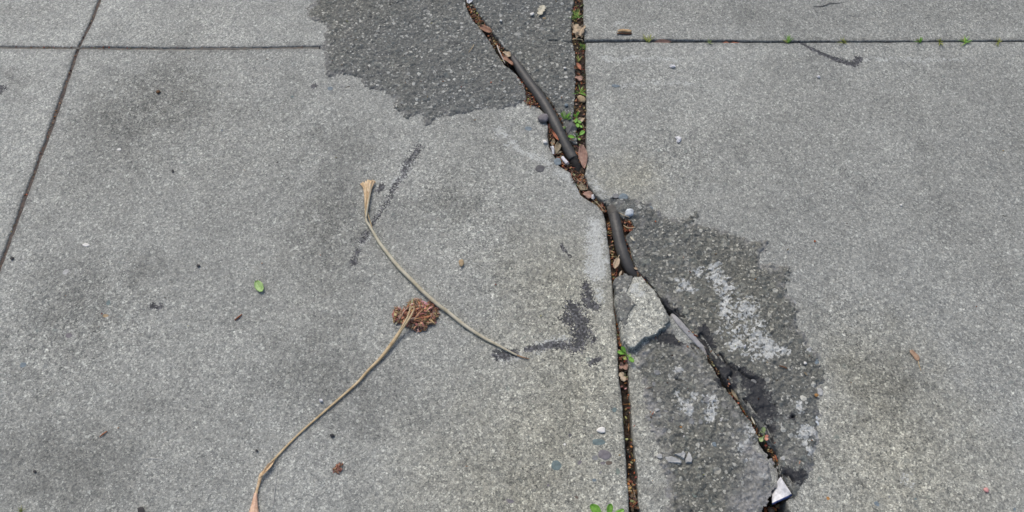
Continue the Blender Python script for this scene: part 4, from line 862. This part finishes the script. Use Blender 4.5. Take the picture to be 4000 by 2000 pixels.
leaf('dead_leaf', (2254,246), (2270,275), 15, RUST, 0.001, 'reddish leaf scrap in the mossy joint beside the mortar wedge', seed=7, fold=0.4, wave=0.1)
leaf('dead_leaf', (2248,300), (2275,312), 22, PINKB, 0.001, 'pinkish brown leaf scrap in the mossy joint above the bright grass', seed=8, fold=0.2, wave=0.2, shape='other')
leaf('dead_leaf', (2255,478), (2282,462), 20, TAN, 0.001, 'small curled tan leaf against the right slab by the green sprouts', seed=9, fold=0.4, wave=0.2, shape='oval')
leaf('dead_leaf', (2272,565), (2285,662), 36, PINKB, 0.010, 'large pinkish brown leaf standing on edge against the right slab', seed=10, fold=0.22, curl=0.12, wave=0.05, z1=-0.004, roll=0.35, midrib=True)
leaf('dead_leaf', (2157,514), (2182,554), 11, RUST, 0.004, 'narrow curled orange leaf between slab edge and upper rod', seed=11, fold=0.8, curl=0.3)
leaf('dead_leaf', (2186,552), (2170,604), 24, OLIVE, 0.001, 'grey brown dead leaf left of the upper rod, larger of the two there', seed=12, fold=0.35, wave=0.1, midrib=True)
leaf('dead_leaf', (2164,545), (2156,572), 15, OLIVE, -0.001, 'small brown dead leaf left of the upper rod, under the orange curl', seed=13, fold=0.3, wave=0.1)
leaf('dead_leaf', (2172,600), (2196,592), 10, OLIVE, 0.000, 'narrow olive leaf sliver above the cigarette butt', seed=14, fold=0.4)
leaf('dead_leaf', (2200,645), (2212,622), 20, BROWN, -0.002, 'brown leaf half under the cigarette butt', seed=15, fold=0.3, wave=0.1)
leaf('dead_leaf', (2280,755), (2316,768), 30, PINKB, 0.001, 'brown leaf in the neck of the crack beside the white wad', seed=16, fold=0.2, wave=0.15, shape='other')
leaf('dead_leaf', (2258,722), (2292,742), 27, OLIVE, -0.001, 'dull brown leaf in the neck of the crack, above the pinkish one', seed=17, fold=0.2, wave=0.15, shape='other')
leaf('dead_leaf', (2415,1007), (2400,1052), 24, TAN, 0.004, 'tan pointed leaf between the left slab and the lower rod', seed=18, fold=0.3, curl=0.1, petiole=0.35)
leaf('dead_leaf', (2429,1057), (2418,1080), 8, TAN, 0.002, 'narrow tan leaf sliver above the concrete chunk', seed=19, fold=0.3)
leaf('dead_leaf', (2476,1046), (2496,1054), 9, TAN, 0.004, 'orange tan sliver at the right foot of the lower rod', seed=20, fold=0.3)
leaf('dead_leaf', (2462,924), (2477,942), 9, PALE, 0.008, 'small pale leaf bit on mortar right of the lower rod', seed=21, fold=0.3)
leaf('dead_leaf', (2420,1428), (2452,1440), 30, PINKB, -0.004, 'crumpled brown leaf in the soil gap below the green sprig', seed=22, fold=0.3, wave=0.3, shape='other', lobes=2)
leaf('dead_leaf', (2424,1455), (2440,1490), 26, TAN, -0.005, 'tan notched leaf in the soil gap below the crumpled brown one', seed=23, fold=0.1, wave=0.1, shape='other', lobes=2)
leaf('dead_leaf', (2553,166), (2623,162), 19, PINKB, 0.000, 'pinkish brown leaf tucked in the open joint on the right', seed=24, fold=0.15, z1=0.003, roll=0.7)
leaf('dead_leaf', (2822,168), (2850,168), 10, RUST, 0.000, 'red leaf scrap in the open joint, left of the red pair', seed=25, fold=0.3, wave=0.2)
leaf('dead_leaf', (2854,168), (2888,168), 9, RUST, 0.000, 'red leaf scrap in the open joint, right of the red pair', seed=26, fold=0.3, wave=0.2)
leaf('green_leaf', (1001,1098), (1025,1140), 32, GREEN, 0.004, 'fresh green leaf lying on the left slab', cat='green leaf', seed=27, shape='oval', fold=0.25, wave=0.04, midrib=True, stem_mat=PALEG, roll=0.15)
leaf('dead_leaf', (3558,1368), (3588,1408), 22, mat_leaf('faded_leaf', (0.22, 0.14, 0.09), (0.31, 0.20, 0.13), (0.38, 0.27, 0.18), 0.3), 0.004, 'faded orange brown leaf with a long stem on the right slab', seed=28, fold=0.15, wave=0.08, shape='other', petiole=0)
leaf('dead_leaf', (2855,1522), (2884,1568), 11, OLIVE, 0.002, 'olive curled leaf lying along the lower crack', seed=29, fold=0.7, curl=0.15)
leaf('dead_leaf', (2934,1628), (2950,1660), 6, PALE, 0.002, 'pale straw like leaf sliver in the lower crack above the red leaved sprig', seed=30, fold=0.3)
leaf('dead_leaf', (3140,1452), (3154,1468), 6, OLIVE, 0.009, 'small curled leaf bit at the right side of the lower patch', seed=31, fold=0.4)
WOOD = mat_mix('wood_chip', [(0.3, (0.22, 0.12, 0.06)), (0.5, (0.42, 0.29, 0.16)), (0.75, (0.58, 0.46, 0.30))], 90, 5, 0.8)
BARK = mat_mix('bark', [(0.3, (0.05, 0.028, 0.018)), (0.6, (0.14, 0.07, 0.04)), (0.8, (0.26, 0.13, 0.07))], 110, 5, 0.85)
wc = V(2440, 126, 0.003); chip = empty('wood_chip', wc, 'splintered wood chip with dark bark on the slab beyond the open joint', 'wood chip')
tube_px('split_wood', [(2413,122,5,0.009),(2430,119,8,0.010),(2450,121,8,0.010),(2466,122,6,0.009)], WOOD, chip, wc, 7, n=4, flat=0.5, jit=0.15, seed=2)
tube_px('bark_edge', [(2411,131,3.5,0.006),(2430,130,5,0.006),(2450,131,5,0.006),(2467,130,5,0.006)], BARK, chip, wc, 7, n=4, flat=0.6, jit=0.15, seed=3)
tube_px('twig', [(1942,177,2.2,0.005),(1950,200,2.4,0.007),(1961,222,2.2,0.007),(1973,248,1.4,0.004)], mat_mix('pale_twig', [(0.3, (0.36, 0.31, 0.27)), (0.7, (0.52, 0.47, 0.42))], 90), None, None, 6, n=4, label='thin pale twig slanting across the upper crack', cat='twig')
tube_px('twig', [(2236,155,2.4,0.004),(2252,152,3,0.006),(2276,156,2,0.005)], STRAW, None, None, 6, n=4, label='straw coloured twig below the oak leaves in the mossy joint', cat='twig')
tube_px('twig', [(2413,829,1.2,0.006),(2435,840,1.2,0.009),(2460,850,0.9,0.008)], STRAW, None, None, 5, n=4, label='fine straw running from the lower rod to the bluish white stone', cat='twig')
tube_px('twig', [(2436,880,1.6,0.002),(2452,890,1.8,0.003),(2470,890,1.6,0.004),(2483,887,1.0,0.006)], STRAW, None, None, 5, n=4, label='curved straw in the debris pocket right of the lower rod', cat='twig')
tube_px('twig', [(1852,174,1.3,0.008),(1842,190,1.4,0.008),(1830,205,1.0,0.008)], STRAW, None, None, 5, n=4, label='short straw on the dark mortar left of the crack', cat='twig')
tube_px('twig', [(3044,1428,2.4,0.009),(3060,1433,3.2,0.010),(3076,1440,2.2,0.009)], BARK, None, None, 6, n=4, jit=0.1, label='short dark brown twig beside a round stone on the lower patch', cat='twig')
tube_px('twig', [(2235,680,1.3,-0.002),(2255,700,1.4,0.001),(2272,716,1.2,0.002)], STRAW, None, None, 5, n=4, label='straw lying in the crack below the torn rod end', cat='twig')
tube_px('twig', [(2320,783,0.9,0.004),(2340,800,1.1,0.005),(2362,830,0.9,0.003)], STRAW, None, None, 5, n=4, label='long fine straw bridging the crack above the lower rod', cat='twig')
tube_px('twig', [(2458,1888,2.0,-0.012),(2466,1920,2.6,-0.011),(2474,1945,2.4,-0.011),(2474,1965,1.2,-0.012)], STRAW, None, None, 6, n=4, jit=0.15, label='knotted straw at the bottom of the soil gap', cat='twig')
tube_px('twig', [(3178,25,0.8,0.004),(3205,25,1.4,0.004),(3225,20,1.8,0.005),(3243,12,1.5,0.005),(3270,12,0.9,0.004),(3302,8,0.6,0.004)], SM['dgrey'], None, None, 6, n=5, label='thin dark curved twig near the top edge of the far right slab', cat='twig')
tube_px('pine_needle', [(917,1251,2.6,0.002),(930,1240,3.6,0.003),(945,1228,2.4,0.002)], mat_mix('red_bark', [(0.3, (0.13, 0.04, 0.02)), (0.7, (0.34, 0.13, 0.06))], 90), None, None, 6, n=4, label='short reddish needle on the left slab below the green leaf', cat='needle')
tube_px('pine_needle', [(389,1707,1.6,0.002),(402,1696,3.4,0.003),(418,1684,1.8,0.002)], mat_mix('orange_needle', [(0.3, (0.20, 0.06, 0.03)), (0.7, (0.44, 0.19, 0.09))], 90), None, None, 6, n=4, label='short orange needle near the bottom left of the slab', cat='needle')
HAIR = mat_mix('pale_fibre', [(0.3, (0.40, 0.39, 0.36)), (0.7, (0.56, 0.55, 0.52))], 90)
tube_px('fibre', [(1058,1748,0.8,0.002),(1064,1770,0.9,0.002),(1067,1782,0.7,0.002)], HAIR, None, None, 5, n=4, label='very short pale fibre just left of the lower stalk', cat='fibre')
tube_px('fibre', [(1080,1835,0.7,0.002),(1079,1870,0.8,0.002),(1072,1925,0.8,0.002),(1066,1984,0.7,0.002)], HAIR, None, None, 5, n=6, label='long straight pale fibre right of the lower flared sheath', cat='fibre')
tube_px('fibre', [(566,1789,0.9,0.002),(595,1790,1.0,0.002),(622,1792,0.8,0.002),(640,1798,0.6,0.002)], HAIR, None, None, 5, n=4, label='pale wispy fibre on the lower left slab', cat='fibre')
tube_px('leaf_stem', [(3586,1404,2.0,0.003),(3590,1425,1.5,0.003),(3598,1448,1.0,0.003)], STRAW, None, None, 5, n=4, label='straw coloured stem below the faded leaf on the right slab', cat='leaf stem')

# ------------------------------------------------ small plants
def sprig(name, px, py, leaves, label, stems=(), cat='weed', group='weeds sprouting from the gaps', z=0.0):
    o = V(px, py, z-0.006); r = empty(name, o, label, cat, group)
    for i, (x0, y0, x1, y1, w, m, za, zb, sh) in enumerate(leaves):
        leaf('leaf', (x0, y0), (x1, y1), w, m, za, parent=r, origin=o, z1=zb, shape=sh, seed=i+px, fold=0.25, wave=0.03, curl=-0.1)
    for p in stems: tube_px('stem', p, LIME if len(p[0]) == 4 else p[0], r, o, 6, n=4)
    return r
def tuft(px, py, n, h, spread, mat, label, lean=0.0, z=-0.004, group='grass tufts in the joints', seed=0, wpx=3.2, up=0.012):
    rng = random.Random(seed+px); o = V(px, py, z); r = empty('grass_tuft', o, label, 'grass tuft', group)
    for k in range(n):
        a = lean+rng.gauss(0, spread); L = h*rng.uniform(0.5, 1.1)
        x1, y1 = px+math.sin(a)*L, py-math.cos(a)*L
        bx, by = px+rng.uniform(-0.3, 0.3)*h*0.5, py+rng.uniform(-2, 3)
        leaf('blade', (bx, by), (x1, y1), wpx*rng.uniform(0.7, 1.3), mat if rng.random() < 0.75 else YELG, z, parent=r, origin=o, z1=z+rng.uniform(0.3, 1)*up, shape='blade', seed=k, fold=0.3, curl=-0.15, nu=6, ns=1)
    return r
tuft(2256, 72, 15, 38, 0.85, DEEP, 'bright green grass tuft in the mossy joint at the top', 0.0, -0.003, seed=1, wpx=4.2)
tuft(2274, 186, 12, 26, 1.0, DEEP, 'dull green grass tuft in the mossy joint beside the corner of the right slab', 0.1, -0.004, seed=2)
tuft(2259, 240, 9, 26, 0.7, YELG, 'yellowish grass tuft in the mossy joint beside the mortar wedge', 0.2, -0.004, seed=3)
tuft(2266, 362, 14, 30, 1.2, LIME, 'bright flat grass tuft in the mossy joint above the tan clod', 0.1, -0.003, seed=4)
tuft(2274, 22, 5, 14, 0.8, PALEG, 'little pale green tuft against the top end of the right slab', 0, -0.004, seed=5)
tuft(2531, 163, 11, 35, 0.5, YELG, 'thin grass tuft in the open joint left of the pinkish leaf', -0.15, 0.0035, seed=6, wpx=3.5)
tuft(2770, 166, 9, 15, 0.9, PALEG, 'tiny faded grass tuft in the open joint left of the red scraps', 0, 0.0035, seed=16, wpx=3.5)
tuft(3080, 166, 12, 32, 0.6, DEEP, 'green grass tuft where the tar hook meets the joint', -0.1, 0.0035, seed=7, wpx=3.5)
tuft(3297, 167, 11, 25, 0.9, YELG, 'brownish grass tuft in the joint above the tar hook', 0, 0.0035, seed=8, wpx=3.5)
tuft(3594, 165, 13, 25, 0.8, LIME, 'lime grass tuft in the right joint, left of three in a row', 0, 0.0035, seed=9, wpx=3.5)
tuft(3670, 165, 14, 20, 1.2, YELG, 'low yellowish grass tuft in the right joint, middle of three in a row', 0, 0.0035, seed=10, wpx=3.5)
tuft(3772, 164, 17, 30, 1.2, LIME, 'widest lime grass tuft in the right joint, right of three in a row', 0.2, 0.0035, seed=11, wpx=3.5)
tuft(3900, 164, 12, 18, 1.3, YELG, 'last sparse grass tuft in the right joint near the picture edge', 0, 0.0035, seed=12, wpx=3.5)
tuft(82, 1998, 7, 24, 0.7, YELG, 'pale yellow grass tuft at the bottom left corner', 0, 0.001, seed=13)
sp = 'spoon'; ov = 'oval'
sprig('weed', 2208, 455, [(2206,462,2192,440,15,LIME,0.004,0.014,ov),(2208,460,2200,432,13,PALEG,0.006,0.016,ov),(2212,462,2224,444,12,LIME,0.004,0.012,ov),(2204,466,2206,448,12,DEEP,0.004,0.010,ov),(2214,466,2232,460,10,DEEP,0.002,0.008,ov),(2222,456,2228,436,10,PALEG,0.006,0.014,ov)], 'clover like weed with pale round leaves right of the upper rod', [[(2209,470,1.5,-0.002),(2207,458,1.3,0.004),(2200,445,1,0.012)]])
sprig('weed', 2256, 475, [(2252,452,2262,436,11,LIME,0.004,0.014,ov),(2250,458,2240,446,10,DEEP,0.004,0.010,ov),(2254,462,2247,480,11,LIME,0.004,0.008,ov),(2256,470,2270,482,13,DEEP,0.004,0.009,ov),(2254,478,2258,498,14,LIME,0.003,0.009,ov),(2262,486,2274,500,10,LIME,0.003,0.007,ov),(2248,470,2238,474,8,PALEG,0.003,0.007,ov)], 'straggling leafy weed in the mossy joint, tallest of the green sprouts', [[(2258,500,1.5,-0.002),(2255,478,1.3,0.003),(2253,452,1.2,0.005)]])
sprig('weed', 2256, 535, [(2254,538,2218,533,17,LIME,0.006,0.012,sp),(2257,534,2284,512,17,LIME,0.006,0.016,sp),(2256,538,2266,548,10,DEEP,0.005,0.007,sp),(2255,535,2252,520,8,PALEG,0.006,0.014,sp)], 'weed with two long opposite leaves below the other green sprouts', [[(2256,545,1.6,-0.004),(2256,535,1.5,0.006)]])
sprig('weed', 2202, 500, [(2204,504,2197,495,10,PALEG,0.004,0.007,ov),(2203,503,2208,494,8,DEEP,0.004,0.007,ov)], 'tiny pale weed touching the right side of the upper rod')
sprig('weed', 2446, 1385, [(2448,1386,2411,1373,17,LIME,0.010,0.014,sp),(2448,1384,2428,1354,17,LIME,0.010,0.018,sp),(2450,1388,2475,1415,19,LIME,0.010,0.010,sp),(2447,1389,2436,1404,14,YELG,0.008,0.006,sp),(2451,1386,2466,1390,13,PALEG,0.010,0.010,sp)], 'bright green five leaved weed at the low tip of the concrete chunk', [[(2448,1396,1.8,-0.008),(2449,1387,1.8,0.010)]])
sprig('weed', 2985, 1702, [(2984,1696,2982,1668,17,PALEG,0.010,0.016,sp),(2983,1704,2968,1725,17,PALEG,0.009,0.010,sp),(2988,1703,2996,1721,16,SALMON,0.009,0.010,sp),(2986,1700,3002,1705,10,SALMON,0.009,0.009,sp),(2982,1692,2968,1685,4,PALEG,0.009,0.010,'lance')], 'weed with one salmon pink leaf in the lower crack', [[(2990,1735,1.5,-0.012),(2986,1715,1.5,0.002),(2985,1698,1.5,0.010)]])
sprig('weed', 2370, 2030, [(2362,2022,2306,1972,34,LIME,0.014,0.022,sp),(2374,2026,2386,1967,25,LIME,0.016,0.030,sp),(2380,2028,2438,1990,22,LIME,0.012,0.016,sp),(2372,2034,2340,2070,26,LIME,0.010,0.012,sp),(2380,2036,2412,2066,24,LIME,0.010,0.012,sp),(2366,2028,2350,2000,14,DEEP,0.012,0.018,sp)], 'broad leaved green weed at the bottom edge left of the soil gap', [[(2374,2044,2.5,-0.002),(2372,2030,2.5,0.014)]])

# ------------------------------------------------ loose litter nobody could count
CRB = mat_attr('litter', 0.85, 400, 0.0004)
def litter():
    rng = random.Random(77); vv, ff, cc = [], [], []
    PAL = [(0.27, 0.10, 0.05), (0.36, 0.15, 0.07), (0.16, 0.07, 0.04), (0.30, 0.20, 0.11), (0.42, 0.32, 0.19), (0.10, 0.07, 0.05), (0.055, 0.042, 0.032), (0.20, 0.12, 0.07), (0.035, 0.028, 0.022)]
    def add(px, py, z, big=1.0, needle=0.3):
        o = V(px, py, z); c = rng.choice(PAL); c = tuple(x*rng.uniform(0.7, 1.3) for x in c); b = len(vv)
        a = rng.uniform(0, 6.3)
        if rng.random() < needle: L, w, h = rng.uniform(0.004, 0.012)*big, rng.uniform(0.0005, 0.0010), 0.0005
        else: L, w, h = rng.uniform(0.0012, 0.0038)*big, rng.uniform(0.0009, 0.0026)*big, rng.uniform(0.0004, 0.0014)
        d = Vector((math.cos(a), math.sin(a), rng.uniform(-0.3, 0.3))); s = Vector((-math.sin(a), math.cos(a), rng.uniform(-0.3, 0.3)))
        u = Vector((0, 0, 1))
        for k, (x, y) in enumerate(((-1, 0), (-0.3, 1), (0.8, 0.7), (1, -0.2), (0.1, -1))):
            j = rng.uniform(0.7, 1.2); vv.append(o+d*x*L*j+s*y*w*j); vv.append(o+d*x*L*j*0.8+s*y*w*j*0.8+u*h*2); cc.extend([c, c])
        ff.append(tuple(b+2*k+1 for k in range(5)))
        for k in range(5):
            q = (k+1) % 5; ff.append((b+2*k, b+2*q, b+2*q+1, b+2*k+1))
    def along(pts, n, z, big=1.0, needle=0.3, mode='u'):
        for _ in range(n):
            i = rng.randrange(len(pts)-1); t = rng.random(); a, b = pts[i], pts[i+1]
            r = a[2]+(b[2]-a[2])*t; px = a[0]+(b[0]-a[0])*t+rng.uniform(-1, 1)*r; py = a[1]+(b[1]-a[1])*t+rng.uniform(-1, 1)*r*0.5
            add(px, py, z+rng.uniform(-0.001, 0.0035), big, needle)
    along([(2262,-20,22),(2256,100,22),(2262,300,22),(2265,460,24)], 270, -0.004, 1.1)
    along([(2262,460,24),(2258,560,30),(2278,650,14)], 160, -0.004, 1.1)
    along([(1830,15,12),(1860,70,14),(1905,140,16),(1960,210,18),(2000,250,16)], 330, -0.0045, 1.2)
    along([(2030,305,10),(2062,370,14),(2075,405,18),(2100,412,14)], 110, -0.002, 1.0, 0.35)
    along([(2060,395,16),(2080,405,14)], 40, 0.001, 1.0, 0.4)
    along([(2150,480,6),(2155,540,8),(2175,600,12),(2215,650,14),(2262,700,16),(2290,760,18),(2340,805,12),(2360,826,8)], 330, -0.005, 1.1, 0.4)
    along([(2255,680,22),(2275,720,16)], 90, -0.002, 1.2, 0.5)
    along([(2110,365,8),(2150,410,8),(2185,470,8),(2210,540,10)], 110, -0.002, 0.9, 0.3)
    along([(2378,870,8),(2384,930,8),(2390,1000,10),(2400,1070,14),(2402,1110,8)], 120, -0.009, 1.1, 0.3)
    along([(2440,860,16),(2466,880,16),(2452,900,14)], 130, -0.003, 1.1, 0.35)
    along([(2446,940,8),(2466,1000,9),(2485,1050,9),(2510,1090,9),(2545,1120,8)], 150, -0.004, 1.0, 0.3)
    along([(2400,1150,5),(2405,1200,6),(2412,1280,7),(2424,1350,10),(2436,1420,14)], 120, -0.011, 1.1, 0.2)
    along([(2436,1420,14),(2440,1500,16),(2450,1620,17),(2462,1760,17),(2472,1880,18),(2480,2000,18)], 75, -0.0125, 1.2, 0.12)
    along([(2462,1880,14),(2478,1990,18)], 60, -0.010, 1.5, 0.3)
    along([(2640,1235,10),(2705,1310,10),(2770,1395,10),(2840,1490,10)], 90, -0.006, 1.0, 0.2)
    along([(2700,1300,6),(2730,1320,6)], 14, 0.000, 1.0, 0.1)
    along([(2850,1530,8),(2905,1600,8),(2960,1690,10),(3010,1760,12),(3040,1830,8)], 110, -0.011, 1.1, 0.25)
    along([(400,0,4),(353,92,4),(305,187,4),(255,335,4),(198,500,4),(100,761,4),(7,1017,4)], 110, -0.0055, 0.8, 0.1)
    along([(2290,163,3),(3000,165,3),(4000,163,2)], 90, -0.010, 0.9, 0.2)
    along([(0,184,2),(600,188,2),(1240,184,2)], 50, -0.0045, 0.7, 0.1)
    along([(2975,1985,20),(3040,1985,30),(3050,1960,20)], 14, -0.042, 2.0, 0.2)
    for _ in range(46): add(rng.uniform(2420, 3200), rng.uniform(850, 1900), 0.006, 0.9, 0.15)
    for _ in range(30): add(rng.uniform(1270, 2230), rng.uniform(0, 420), 0.006, 0.8, 0.15)
    for _ in range(40): add(rng.uniform(0, 4000), rng.uniform(220, 2000), 0.002, 0.6, 0.1)
    o = mesh_obj('litter', vv, ff, CRB, smooth=False, cols=cc)
    tag(o, 'rust brown crumbs and needles packed in the cracks and joints', kind='stuff')
litter()
